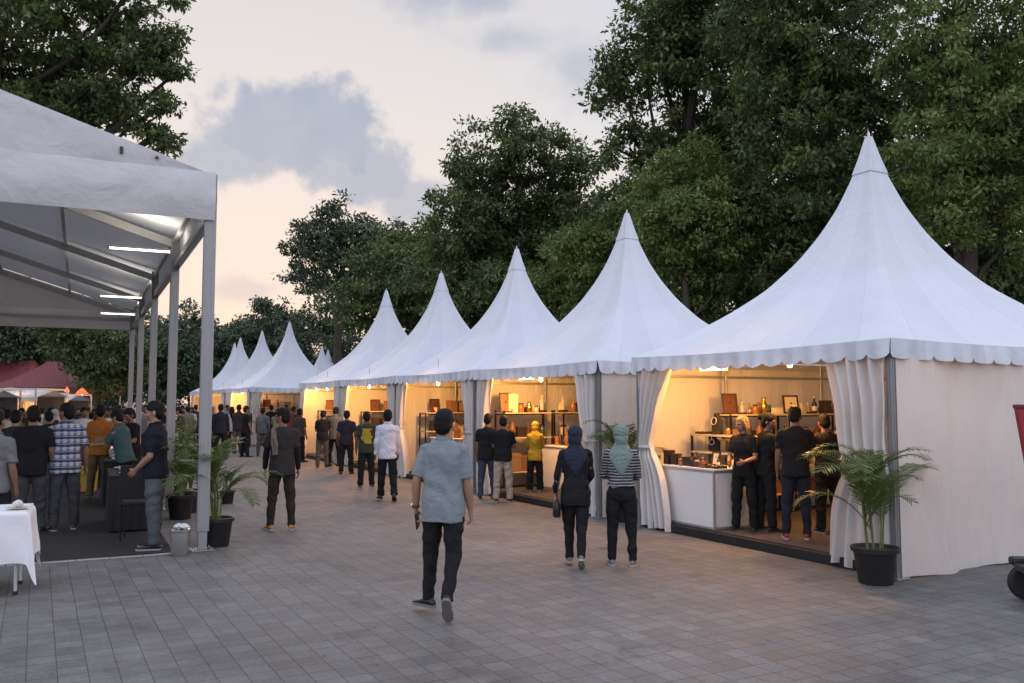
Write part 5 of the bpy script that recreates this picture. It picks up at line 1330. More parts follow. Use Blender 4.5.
def counter(label, loc, rz, w, d, h, group='white counters of the stalls'):
    t = thing('counter', label, 'counter', loc, rz, group)
    MB().box((0, 0, h - .012), (w + .03, d + .03, .024)).build('worktop', WHITEBOARD, t, bevel=.003)
    for sx in (-1, 1):
        for sy in (-1, 1): MB().box((sx * (w / 2 - .012), sy * (d / 2 - .012), (h - .024) / 2), (.024, .024, h - .026)).build('corner_post', ALU, t)
    for sy in (-1, 1):
        MB().box((0, sy * (d / 2 - .014), (h - .024) / 2), (w - .05, .012, h - .07)).build('front_panel' if sy < 0 else 'rear_panel', WHITEBOARD, t)
        for z in (.014, h - .04): MB().box((0, sy * (d / 2 - .012), z), (w - .05, .022, .024)).build('rail', ALU, t)
    for sx in (-1, 1):
        MB().box((sx * (w / 2 - .014), 0, (h - .024) / 2), (.012, d - .05, h - .07)).build('side_panel', WHITEBOARD, t)
        for z in (.014, h - .04): MB().box((sx * (w / 2 - .012), 0, z), (.022, d - .05, .024)).build('rail', ALU, t)
    return t
# goods: each is a thing of its own, base at z = 0
def g_box(lb, loc, rz, s, m, grp):
    t = thing('gift_box', lb, 'box', loc, rz, grp); MB().box((0, 0, s[2] * .41), (s[0], s[1], s[2] * .82)).build('body', m, t, bevel=.003)
    MB().box((0, 0, s[2] * .9), (s[0] + .008, s[1] + .008, s[2] * .2)).build('lid', m, t, bevel=.003)
def g_frame(lb, loc, rz, s, m, grp):
    t = thing('picture_frame', lb, 'picture frame', loc, rz, grp); w, d, h = s
    T = Matrix.Rotation(R(-9), 3, 'X')
    f = MB()
    for x, z, a, b in ((-w / 2 + .012, h / 2, .024, h), (w / 2 - .012, h / 2, .024, h), (0, .012, w - .05, .024), (0, h - .012, w - .05, .024)): f.box(T @ Vector((x, 0, z)), (a, .02, b), M=T)
    f.build('frame', DARKWOOD, t, bevel=.002); MB().box(T @ Vector((0, .003, h / 2)), (w - .05, .008, h - .05), M=T).build('print', m, t)
    MB().bar((0, .012, h * .6), (0, .09, .004), .02, .006).build('strut', DARKWOOD, t)
def g_jar(lb, loc, rz, s, m, grp):
    t = thing('jar', lb, 'jar', loc, rz, grp); r, h = s[0] / 2, s[2]
    MB().lathe([(r * .85, 0), (r, h * .06), (r, h * .66), (r * .7, h * .8), (r * .7, h * .84)], n=16).build('body', m, t, True, ang=50)
    MB().lathe([(r * .78, h * .83), (r * .78, h * .98), (r * .7, h)], n=16).build('lid', DARKWOOD, t, True, ang=50)
def g_bottle(lb, loc, rz, s, m, grp):
    t = thing('bottle', lb, 'bottle', loc, rz, grp); r, h = s[0] / 2, s[2]
    MB().lathe([(r * .9, 0), (r, h * .04), (r, h * .55), (r * .4, h * .72), (r * .36, h * .9)], n=14).build('body', m, t, True, ang=50)
    MB().lathe([(r * .42, h * .89), (r * .42, h * .99), (r * .36, h)], n=12).build('cap', BRASS, t, True); MB().lathe([(r * 1.01, h * .15), (r * 1.01, h * .42)], n=14, cap=False).build('label', PAPER, t, True)
def g_vase(lb, loc, rz, s, m, grp):
    t = thing('vase', lb, 'vase', loc, rz, grp); r, h = s[0] / 2, s[2]
    MB().lathe([(r * .55, 0), (r * .6, h * .03), (r, h * .35), (r * .85, h * .6), (r * .42, h * .82), (r * .55, h), (r * .45, h), (r * .36, h * .84)], n=18).build('body', m, t, True, ang=60)
    MB().lathe([(r * .58, -.0), (r * .62, h * .02)], n=18).build('foot', DARKWOOD, t, True)
def g_figure(lb, loc, rz, s, m, grp):
    t = thing('carved_figure', lb, 'figurine', loc, rz, grp); r, h = s[0] / 2, s[2]
    MB().box((0, 0, h * .06), (s[0], s[1], h * .12)).build('plinth', DARKWOOD, t, bevel=.003)
    b = MB(); b.lathe([(r * .5, h * .12), (r * .62, h * .3), (r * .38, h * .5), (r * .6, h * .66), (r * .2, h * .78), (r * .34, h * .88), (r * .1, h)], n=14)
    b.tube([(0, 0, h * .64), (r * .8, 0, h * .55), (r * .9, 0, h * .75)], [r * .14, r * .11, r * .06], 7); b.tube([(0, 0, h * .64), (-r * .8, 0, h * .6), (-r * .6, -r * .3, h * .42)], [r * .14, r * .11, r * .06], 7)
    b.build('carving', m, t, True)
def g_bust(lb, loc, rz, s, m, grp):
    t = thing('necklace_bust', lb, 'display bust', loc, rz, grp); w, d, h = s
    b = MB(); b.loft([[(w / 2 * k * math.cos(a), d / 2 * k2 * math.sin(a), z * h) for a in [2 * PI * j / 18 for j in range(18)]] for z, k, k2 in ((0, .8, .9), (.1, .85, .8), (.4, .95, .55), (.66, 1.0, .5), (.78, .6, .5), (.86, .32, .5), (1, .28, .45))])
    b.build('form', m, t, True, ang=60)
    MB().tube([(w * .22 * math.sin(a) , -d * .36 + d * .06 * math.cos(a), h * (.62 + .17 * math.cos(a))) for a in [2 * PI * j / 20 for j in range(21)]], .006, 6).build('necklace', CERAM, t, True)
def g_tray(lb, loc, rz, s, m, grp):
    t = thing('trinket_tray', lb, 'tray', loc, rz, grp); w, d, h = s
    b = MB(); b.box((0, 0, .006), (w, d, .012))
    for sx in (-1, 1): b.box((sx * (w / 2 - .005), 0, .022), (.01, d, .02)); b.box((0, sx * (d / 2 - .005), .022), (w - .02, .01, .02))
    b.build('tray', m, t)
    rr = random.Random(int(loc[0] * 1000))
    for k in range(6): MB().lathe([(.012, .013), (.016, .02), (.006, .03 + .02 * rr.random())], c=(w * (k % 3 - 1) * .28, d * (k // 3 - .5) * .4, 0), n=8).build('trinket', rr.choice((BRASS, CERAM, AMBER)), t, True)
KINDS = dict(box=g_box, frame=g_frame, jar=g_jar, bottle=g_bottle, vase=g_vase, figure=g_figure, bust=g_bust, tray=g_tray)
_gl = set()
def good(kind, lb, loc, rz, s, m, grp):
    assert lb not in _gl, lb; _gl.add(lb); assert len(lb.split()) <= 16, lb
    KINDS[kind](lb, loc, rz, s, m, grp)
COLW = {'dark': DARKBOX, 'red-brown': REDBR, 'amber': AMBER, 'cream': CERAM, 'brass': BRASS, 'terracotta': CLAY, 'green': GREENB, 'cardboard': CARD, 'paper-white': PAPER, 'black': BLACKCLOTH, 'brown': WOOD}
NOUN = dict(box='box', frame='framed picture', jar='jar', bottle='bottle', vase='vase', figure='carved figure', bust='necklace bust', tray='tray of trinkets')
ORD = ['first', 'second', 'third', 'fourth', 'fifth', 'sixth', 'seventh', 'eighth', 'ninth', 'tenth']
def row(center, rz, z, w, depth, items, where, grp, along=(1, 0), sgn=1):
    """items spread along a shelf; labels say colour, kind and order from the picture's left on that shelf"""
    n = len(items); M3 = Matrix.Rotation(rz, 3, 'Z')
    cnt = {}
    tot = {}
    for it in items: tot[(it[1], it[0])] = tot.get((it[1], it[0]), 0) + 1
    for i, (kind, col, s) in enumerate(items):
        u = (i + .5) / n - .5
        o = M3 @ Vector((sgn * u * w * .94 + rnd.uniform(-.012, .012), rnd.uniform(-.2, .2) * depth, 0))
        loc = Vector((center.x + o.x, center.y + o.y, z)); k = (col, kind); cnt[k] = cnt.get(k, 0) + 1
        nm = (ORD[cnt[k] - 1] + ' ' if tot[k] > 1 else '') + col + ' ' + NOUN[kind]
        good(kind, nm + ' on ' + where, loc, rz + rnd.uniform(-.3, .3), s, COLW[col], grp)
GD = 'goods on show in the tents'
# ---- frontmost tent: back shelves (two units), side rack, counter
c = centers[0]
def T1(x, y, z): return tw(c, x, y, z)
def u_at(px, pz_y, y_local, cen):
    """tent-local x where picture column px meets the vertical plane y = y_local"""
    best = None
    for k in range(-2100, 2101, 10):
        q = tw(cen, k / 1000, y_local); px_ = CX + F * q.x / (q.y * math.cos(PITCH)) if q.y > 0 else 0
        # ignore pitch for columns near the horizon
        e = abs(px_ - px)
        if best is None or e < best[0]: best = (e, k / 1000)
    return best[1]
SX = -A + .38; SRZ = TENT_RZ + PI / 2
def v_at(px, cen, x_local=SX):
    """tent-local y where picture column px meets the shelf plane along the far side wall"""
    best = None
    for k in range(-2100, 2301, 10):
        q = tw(cen, x_local, k / 1000); e = abs(CX + F * q.x / (q.y * math.cos(PITCH)) - px)
        if best is None or e < best[0]: best = (e, k / 1000)
    return best[1]
xl, xm, xr = v_at(721, c), v_at(783, c), v_at(842, c)
for a, b_, nm in ((xl, xm, 'wall shelf unit behind the two sellers in the frontmost tent'), (xm + .03, xr, 'wall shelf unit behind the two men in the frontmost tent')):
    w_ = abs(b_ - a) - .03; m_ = (a + b_) / 2; q = T1(SX, m_, FLOORZ); shelf_unit(nm, q, SRZ, w_, .36, (.28, .68, 1.08, 1.44))
    side = 'sellers' if a == xl else 'men'
    I = {'sellers': [[('frame', 'red-brown', (.24, .02, .30)), ('figure', 'cream', (.10, .10, .18)), ('jar', 'amber', (.09, .09, .14)), ('vase', 'brass', (.12, .12, .24)), ('box', 'paper-white', (.14, .1, .09))],
                     [('jar', 'amber', (.1, .1, .16)), ('figure', 'brass', (.1, .1, .2)), ('box', 'dark', (.16, .12, .12)), ('vase', 'terracotta', (.13, .13, .22)), ('bottle', 'green', (.07, .07, .22)), ('tray', 'dark', (.22, .16, .05))],
                     [('box', 'cardboard', (.2, .16, .14)), ('jar', 'cream', (.1, .1, .15)), ('box', 'dark', (.18, .14, .1)), ('vase', 'terracotta', (.14, .14, .2))],
                     [('box', 'cardboard', (.26, .22, .22)), ('box', 'red-brown', (.2, .18, .2)), ('box', 'brown', (.24, .2, .16))]],
         'men': [[('frame', 'paper-white', (.26, .02, .28)), ('box', 'cream', (.12, .1, .16)), ('bottle', 'dark', (.08, .08, .26)), ('box', 'dark', (.16, .12, .2)), ('jar', 'amber', (.1, .1, .15))],
                 [('vase', 'brass', (.12, .12, .2)), ('jar', 'amber', (.1, .1, .16)), ('figure', 'terracotta', (.11, .11, .2)), ('box', 'red-brown', (.16, .12, .12)), ('bottle', 'green', (.07, .07, .22))],
                 [('box', 'cardboard', (.2, .16, .14)), ('vase', 'cream', (.14, .14, .18)), ('box', 'dark', (.18, .14, .1))],
                 [('box', 'red-brown', (.26, .22, .22)), ('box', 'cardboard', (.2, .18, .2))]]}[side]
    for lv, z, its in zip(('top', 'second', 'third', 'lowest'), (1.44, 1.08, .68, .28), I):
        row(q, SRZ, FLOORZ + z + .001, w_ - .05, .3, its, '%s wall shelf behind the %s, frontmost tent' % (lv, side), GD, sgn=-1 if False else 1)
pc = at_z(714.5, 530, FLOORZ); cw, cd, chh = 1.12, .62, .76
cm = pc + E1 * (cw / 2) + N1 * (cd / 2)
counter('white panelled counter at the front of the frontmost tent, covered in wares', cm, TENT_RZ, cw, cd, chh)
ct = FLOORZ + chh + .001
def oncounter(kind, lb, u, v, s, m, z=ct, rz=0): good(kind, lb, Vector((0, 0, z)) + (cm + E1 * ((.5 - u) * cw) * 1 + N1 * ((v - .5) * cd)) * 1 - Vector((0, 0, cm.z)), TENT_RZ + rz, s, m, GD)
oncounter('box', 'tall dark box at the left end of the white counter', .06, .22, (.10, .12, .19), DARKBOX)
oncounter('box', 'second dark box from the left on the white counter', .19, .22, (.12, .10, .15), DARKBOX)
oncounter('jar', 'small amber jar between dark boxes on the white counter', .29, .2, (.07, .07, .12), AMBER)
oncounter('box', 'squat dark box midway along the white counter', .42, .24, (.13, .12, .12), DARKBOX, rz=.3)
oncounter('bottle', 'slim dark bottle midway along the white counter', .52, .3, (.06, .06, .2), DARKBOX)
oncounter('box', 'low red-brown box near the counter corner', .66, .2, (.16, .12, .07), REDBR)
oncounter('tray', 'dark tray of trinkets at the counter corner', .86, .25, (.26, .2, .05), DARKWOOD)
oncounter('jar', 'cream jar at the right rear of the white counter', .9, .75, (.09, .09, .13), CERAM)
oncounter('frame', 'small cream card on an easel at the back of the counter', .62, .66, (.16, .02, .2), PAPER)
rg_ = random.Random(12)
for i, (kind, col, s_, u, v) in enumerate((('jar', 'brass', (.05, .05, .08), .12, .5), ('bottle', 'amber', (.045, .045, .13), .24, .55), ('box', 'black', (.08, .07, .10), .33, .5), ('jar', 'brown', (.06, .06, .09), .47, .55), ('figure', 'dark', (.07, .07, .14), .55, .12),
                                          ('jar', 'terracotta', (.055, .055, .07), .36, .1), ('bottle', 'green', (.045, .045, .15), .74, .55), ('box', 'terracotta', (.09, .08, .06), .76, .12), ('vase', 'black', (.07, .07, .13), .46, .82), ('bottle', 'brown', (.05, .05, .16), .17, .8), ('box', 'amber', (.07, .06, .06), .6, .4), ('vase', 'brass', (.06, .06, .11), .28, .85))):
    oncounter(kind, 'little %s %s among the wares on the white counter, frontmost tent' % (col, NOUN[kind]), u, v, s_, COLW[col])
rk = cm + E1 * (.16) + N1 * (cd * .5 + .22) - Vector((0, 0, cm.z))
shelf_unit('dark two-tier rack standing behind the white counter', Vector((rk.x, rk.y, FLOORZ)), TENT_RZ, 1.0, .36, (.5, .92, 1.16))
zt_ = FLOORZ + 1.161
for kind, lb, u, s, m in (('bust', 'black necklace bust on the dark two-tier rack', .36, (.22, .16, .30), BLACKCLOTH), ('tray', 'tray of trinkets left of the black bust', .1, (.18, .2, .05), DARKWOOD), ('jar', 'amber jar right of the black bust', .58, (.07, .07, .11), AMBER), ('box', 'small brown box at the right end of the dark rack', .78, (.12, .1, .08), WOOD), ('bottle', 'green bottle at the end of the dark rack top', .93, (.06, .06, .17), GREENB)):
    q = rk + E1 * ((.5 - u) * 1.0); good(kind, lb, Vector((q.x, q.y, zt_)), TENT_RZ, s, m, GD)
for kind, lb, u, s, m in (('bust', 'black necklace bust on the lower tier of the dark rack', .3, (.24, .14, .21), BLACKCLOTH), ('frame', 'cream framed card on the lower tier of the dark rack', .72, (.2, .02, .2), PAPER)):
    q = rk + E1 * ((.5 - u) * 1.0); good(kind, lb, Vector((q.x, q.y, FLOORZ + .921)), TENT_RZ, s, m, GD)
# ---- second tent: wide shelf, second shelf, low table
c = centers[1]
xa, xb = v_at(499, c), v_at(548, c); w_ = abs(xb - xa); q = tw(c, SX, (xa + xb) / 2, FLOORZ)
shelf_unit('wide black shelf behind the yellow-hijab customer', q, SRZ, w_, .38, (.3, .95, 1.42), up=1.46)
row(q, SRZ, FLOORZ + 1.421, w_ - .06, .3, [('frame', 'brown', (.26, .02, .38)), ('box', 'paper-white', (.2, .14, .36)), ('jar', 'amber', (.13, .13, .18)), ('vase', 'brass', (.13, .13, .2)), ('jar', 'cream', (.1, .1, .12)), ('figure', 'cream', (.14, .14, .34))], 'the top shelf above the yellow hijab', GD)
row(q, SRZ, FLOORZ + .951, w_ - .06, .3, [('jar', 'amber', (.12, .12, .2)), ('vase', 'terracotta', (.15, .15, .3)), ('box', 'dark', (.2, .14, .2)), ('figure', 'terracotta', (.14, .14, .26)), ('box', 'red-brown', (.2, .14, .16)), ('jar', 'green', (.12, .12, .22))], 'the middle shelf beside the yellow hijab', GD)
row(q, SRZ, FLOORZ + .301, w_ - .06, .3, [('box', 'cardboard', (.34, .28, .34)), ('box', 'brown', (.3, .26, .3)), ('box', 'cardboard', (.3, .26, .26))], 'the bottom shelf behind the yellow hijab', GD)
xa2, xb2 = v_at(558, c), v_at(586, c); w2 = abs(xb2 - xa2); q = tw(c, SX, (xa2 + xb2) / 2, FLOORZ)
shelf_unit('narrow black shelf at the right side of the second tent', q, SRZ, w2, .38, (.3, .95, 1.42), up=1.46)
row(q, SRZ, FLOORZ + 1.421, w2 - .06, .3, [('figure', 'cream', (.14, .14, .32)), ('vase', 'amber', (.14, .14, .24)), ('box', 'dark', (.16, .12, .2))], 'the top shelf of the narrow rack, second tent', GD)
row(q, SRZ, FLOORZ + .951, w2 - .06, .3, [('jar', 'cream', (.14, .14, .22)), ('bottle', 'green', (.08, .08, .26)), ('box', 'red-brown', (.2, .14, .16))], 'the middle shelf of the narrow rack, second tent', GD)
q = tw(c, .25, -.15, FLOORZ); counter('white display counter right of the yellow-hijab customer', q, TENT_RZ, 1.1, .5, .72)
row(q, TENT_RZ, FLOORZ + .721, 1.05, .4, [('tray', 'dark', (.26, .2, .05)), ('jar', 'amber', (.1, .1, .16)), ('box', 'dark', (.16, .12, .1)), ('jar', 'amber', (.1, .1, .14)), ('box', 'brown', (.14, .12, .12)), ('figure', 'terracotta', (.1, .1, .2))], 'the counter beside the yellow hijab', GD)
q = tw(c, -.95, -.75, FLOORZ); counter('white counter in front of the beige-trousered man', q, TENT_RZ, 1.0, .5, .8)
row(q, TENT_RZ, FLOORZ + .801, .95, .4, [('jar', 'amber', (.1, .1, .2)), ('box', 'dark', (.16, .12, .2)), ('vase', 'terracotta', (.14, .14, .28)), ('box', 'red-brown', (.2, .14, .14))], 'the counter before the beige-trousered man', GD)
# ---- third, fourth, fifth tents
for ti, nm in ((2, 'third'), (3, 'fourth'), (4, 'fifth')):
    c = centers[ti]
    q = tw(c, SX, -.3, FLOORZ); shelf_unit('pale shelf along the wall of the %s tent' % nm, q, SRZ, 2.6, .38, (.4, .95, 1.38))
    row(q, SRZ, FLOORZ + 1.381, 2.4, .3, [('frame', 'red-brown', (.28, .02, .32)), ('box', 'brown', (.22, .14, .28)), ('frame', 'brown', (.34, .02, .28)), ('jar', 'amber', (.16, .16, .24)), ('vase', 'green', (.2, .2, .36)), ('box', 'dark', (.3, .2, .30))], 'the top shelf, %s tent' % nm, GD)
    row(q, SRZ, FLOORZ + .951, 2.4, .3, [('box', 'dark', (.3, .2, .24)), ('jar', 'amber', (.16, .16, .24)), ('vase', 'terracotta', (.18, .18, .3)), ('box', 'red-brown', (.28, .18, .2)), ('bottle', 'green', (.1, .1, .3))], 'the middle shelf, %s tent' % nm, GD)
    q = tw(c, -.75, -1.25, FLOORZ); counter('white counter at the front of the %s tent' % nm, q, TENT_RZ, 1.2, .55, .82)
    row(q, TENT_RZ, FLOORZ + .821, 1.1, .4, [('box', 'dark', (.24, .2, .34)), ('bottle', 'dark', (.1, .1, .3)), ('jar', 'amber', (.14, .14, .2)), ('box', 'brown', (.24, .18, .2)), ('vase', 'brass', (.16, .16, .3))], 'the front counter, %s tent' % nm, GD)
c = cs6[0]
q = tw(c, 1.35, .3, FLOORZ); counter('long white counter across the open end of the far tent', q, TENT_RZ + PI / 2, 2.6, .55, .95)
row(q, TENT_RZ + PI / 2, FLOORZ + .951, 2.4, .4, [('box', 'dark', (.42, .3, .40)), ('box', 'red-brown', (.24, .2, .22)), ('vase', 'brown', (.26, .26, .36)), ('box', 'brown', (.4, .26, .34)), ('jar', 'dark', (.2, .2, .3)), ('vase', 'terracotta', (.24, .24, .38)), ('box', 'dark', (.2, .2, .22))], 'the counter in the open-ended tent', GD)
q = tw(c, SX, -.3, FLOORZ); shelf_unit('dark shelf inside the open-ended tent', q, SRZ, 2.0, .38, (.5, 1.0, 1.4))
row(q, SRZ, FLOORZ + 1.401, 1.9, .3, [('box', 'dark', (.4, .2, .3)), ('frame', 'red-brown', (.36, .02, .36)), ('vase', 'brown', (.2, .2, .34)), ('box', 'cardboard', (.3, .2, .26))], 'the shelf inside the open-ended tent', GD)
c = cs6[1]; q = tw(c, SX, -.3, FLOORZ); shelf_unit('dark shelf in the tent beyond the open-ended one', q, SRZ, 2.0, .38, (.5, 1.0, 1.4))
row(q, SRZ, FLOORZ + 1.401, 1.9, .3, [('box', 'dark', (.4, .2, .34)), ('frame', 'red-brown', (.36, .02, .4)), ('box', 'brown', (.3, .2, .3))], 'the shelf beyond the open-ended tent', GD)

# ---- small stock filling the shelves behind the larger pieces
_fc = [(k, c_) for c_ in ('dark', 'amber', 'brown', 'cream', 'brass', 'terracotta', 'black', 'green', 'red-brown', 'cardboard') for k in ('jar', 'box', 'bottle', 'vase', 'figure')]
_rf = random.Random(77); _rf.shuffle(_fc)
SZ = dict(jar=(.07, .07, .11), box=(.10, .08, .09), bottle=(.05, .05, .17), vase=(.08, .08, .14), figure=(.08, .08, .15))
def fill(q, rz, z, w, n, where, k=1.0):
    M3 = Matrix.Rotation(rz, 3, 'Z')
    for i in range(n):
        while True:
            kind, col = _fc[fill.i % len(_fc)]; fill.i += 1; lb = 'small %s %s at the rear of %s' % (col, NOUN[kind], where)
            if lb not in _gl: break
        o = M3 @ Vector((((i + _rf.uniform(.2, .8)) / n - .5) * w * .96, .10 + _rf.uniform(-.03, .03), 0)); s_ = tuple(a * k * _rf.uniform(.85, 1.2) for a in SZ[kind])
        good(kind, lb, Vector((q.x + o.x, q.y + o.y, z)), rz + _rf.uniform(-.4, .4), s_, COLW[col], GD)
fill.i = 0
def the_(lv, nm): return '%s of %s, second tent' % (lv, nm)
c = centers[0]
for a, b_, nm in ((xl, xm, 'sellers'), (xm + .03, xr, 'men')):
    q = T1(SX, (a + b_) / 2, 0)
    for z, lv, n in ((1.44, 'top', 5), (1.08, 'second', 6), (.68, 'third', 4)): fill(q, SRZ, FLOORZ + z + .001, abs(b_ - a) - .1, n, '%s shelf behind the %s, frontmost tent' % (lv, nm))
c = centers[1]
for a, b_, nm in ((xa, xb, 'wide black shelf'), (xa2, xb2, 'narrow black shelf')):
    q = tw(c, SX, (a + b_) / 2)
    for z, lv, n in ((1.421, 'top', 6 if 'wide' in nm else 3), (.951, 'middle', 7 if 'wide' in nm else 3)): fill(q, SRZ, FLOORZ + z, abs(b_ - a) - .1, n, the_(lv, nm), 1.15)
for ti, nm in ((2, 'third'), (3, 'fourth'), (4, 'fifth')):
    q = tw(centers[ti], SX, -.3)
    for z, lv, n in ((1.381, 'top', 6), (.951, 'middle', 7)): fill(q, SRZ, FLOORZ + z, 2.4, n, '%s wall shelf, %s tent' % (lv, nm), 1.4)
# ------------------------------------------------------------------ white table, bin, buffet, trolley, far stalls
p0 = at_z(29, 511, .75)                    # near right top corner of the cloth
tb = thing('draped_table', 'white-clothed table at the lower left picture edge', 'table', (p0.x, p0.y, 0), R(25))
TW, TD = 1.5, .72
# local: x to the left negative, y to the back
def cl(u, v):   # top + hanging skirt, v: 0 = hem at front .. 1 = hem at back
    per = [(0, -.40), (.40, 0), (.40 + TD, 0), (.80 + TD, -.40)]
    return None
cloth_mb = MB(); nu, nv = 46, 40
def drape(u, v):
    x = -TW + (TW) * u * 1.0; hang = .46
    ext = .46
    X = -TW - ext + (TW + 2 * ext) * u; Y = -ext + (TD + 2 * ext) * v
    ox = max(0, X - 0) if X > 0 else (X + TW if X < -TW else 0); oy = Y if Y < 0 else (Y - TD if Y > TD else 0)
    cx, cy = min(max(X, -TW), 0), min(max(Y, 0), TD)
    o = math.hypot(ox, oy)
    if o == 0: return Vector((cx, cy, .752 + .0015 * math.sin(X * 9) * math.sin(Y * 11)))
    ax, ay = (ox / o, oy / o)
    dn = max(abs(ox), abs(oy)); both = min(abs(ox), abs(oy))
    z = .752 - dn - both * .42
    fl = .012 + .022 * (dn / ext) ** 1.2 + .014 * math.sin(X * 13 + Y * 11) * (dn / ext) + both * .16
    return Vector((cx + ax * fl, cy + ay * fl, z + .006 * math.sin(X * 17 + Y * 6)))
cloth_mb.grid(drape, nu, nv)
co = cloth_mb.build('tablecloth', WHITECLOTH, None, True, loc=(p0.x, p0.y, 0), rz=R(25), ang=0)
ss = co.modifiers.new('Subdivision', 'SUBSURF'); ss.levels = 1; ss.render_levels = 1
tag(co, 'white cloth hanging over the lower left table, one corner pointing down', 'tablecloth')
MB().box((-TW / 2, TD / 2, .735), (TW - .02, TD - .02, .025)).build('tabletop', WHITEBOARD, tb, bevel=.004)
for x in (-.10, -TW + .10):
    for y in (.10, TD - .10):
        lg = MB().tube([(x, y, .72), (x + .01, y - .02, .03)], .016, 8).build('leg', ALU, tb, True); MB().tube([(x + .01, y - .02, .0), (x + .01, y - .02, .035)], .021, 8).build('rubber_foot', RUBBER, lg, True)
def tabp(x, y, z=.754): return Vector((p0.x, p0.y, z)) + Matrix.Rotation(R(25), 3, 'Z') @ Vector((x, y, 0))
pl = thing('saucer', 'pale saucer on the white tablecloth', 'saucer', tabp(-.10, .16)); MB().lathe([(.05, 0), (.055, .004), (.095, .016), (.092, .018), (.05, .008), (.01, .008)], n=28).build('dish', CERAM, pl, True)
MB().lathe([(.045, .0085), (.046, .010), (.01, .010)], n=20).build('doily', mat('brown_doily', (.3, .16, .09), .8, .2, 30), pl, True)
nk = MB(); rr = random.Random(4)
def nap(u, v):
    a = u * 2 * PI; r = .034 * math.sin(PI * min(v * .95 + .05, 1)) ** .7 * (1 + .3 * math.sin(5 * a + v * 4) + .15 * math.sin(9 * a))
    return Vector((r * math.cos(a), r * math.sin(a), .075 * v))
nk.grid(nap, 40, 14); q = tabp(-.10, .16, .766); t = nk.build('crumpled_tissue', mat('tissue', (.62, .66, .64), .9, .1, 20), None, True, loc=q, ang=0); tag(t, 'crumpled white tissue standing in the saucer', 'tissue')
# stainless bin
pb = at_z(180, 555); bn = thing('waste_bin', 'small square stainless bin with tissue on top beside the marquee post', 'bin', pb, R(12))
b = MB(); w_ = .095
def sq(k, z, r=.02):
    pts = []
    for cx_, cy_ in ((1, 1), (-1, 1), (-1, -1), (1, -1)):
        for j in range(5):
            a = math.atan2(cy_, cx_) + (j - 2) * PI / 8; pts.append((cx_ * (w_ * k - r) + r * math.cos(a), cy_ * (w_ * k - r) + r * math.sin(a), z))
    return pts
b.loft([sq(.92, 0), sq(.95, .01), sq(1.0, .25), sq(1.0, .255)]); b.build('body', STAINLESS, bn, True, ang=30)
MB().loft([sq(1.05, .252), sq(1.07, .258), sq(1.07, .285), sq(1.0, .29), sq(.8, .292)]).build('lid', STAINLESS, bn, True, ang=30)
MB().lathe([(.012, -.105), (.012, -.10)], n=10).build('badge', BLACKPL, bn, loc=(0, 0, .15)).rotation_euler = (PI / 2, 0, 0)
for k in range(2):
    m_ = MB()
    def nap2(u, v, k=k):
        a = u * 2 * PI; r = (.06 - .015 * k) * math.sin(PI * min(v * .9 + .1, 1)) ** .6 * (1 + .25 * math.sin(4 * a + v * 5 + k) + .15 * math.sin(7 * a))
        return Vector((r * math.cos(a), r * math.sin(a), .055 * v + .01 * math.sin(3 * a)))
    m_.grid(nap2, 36, 10); t = m_.build('crumpled_tissue', mat('tissue', (.62, .66, .64), .9, .1, 20), None, True, loc=(pb.x + .03 * (1 - 2 * k), pb.y, .292), ang=0)
    tag(t, 'crumpled tissue on the stainless bin lid, %s' % ('larger crumple nearer the post' if k == 0 else 'smaller crumple nearer the polo man'), 'tissue', 'tissues on the bin')
# buffet tables and chairs
def buffet(label, c, rz, w, d, h, seed):
    t = thing('buffet_table', label, 'table', c, rz, 'black-clothed buffet tables')
    m_ = MB(); n = 60
    def sk(u, v):
        a = u * 4; sx, sy = [((-1 + 2 * (a % 1)), -1), (1, (-1 + 2 * (a % 1))), ((1 - 2 * (a % 1)), 1), (-1, (1 - 2 * (a % 1)))][min(3, int(a))] if u < 1 else (-1, -1)
        f = .02 * math.sin(u * 120 + seed) * (1 - v); x, y = sx * (w / 2 + f), sy * (d / 2 + f); return Vector((x, y, .02 + (h - .03) * v))
    m_.grid(sk, 120, 5); m_.build('skirt', BLACKCLOTH, t, True, ang=0); MB().box((0, 0, h - .005), (w + .01, d + .01, .02)).build('tabletop', BLACKCLOTH, t, bevel=.004)
    return t
BF = [(131, 12.4, 'nearest black-clothed buffet table behind the black polo'), (121, 15.3, 'second black-clothed buffet table by the teal shirt'), (114, 18.6, 'farthest black-clothed buffet table in the marquee')]
STEAM = STAINLESS
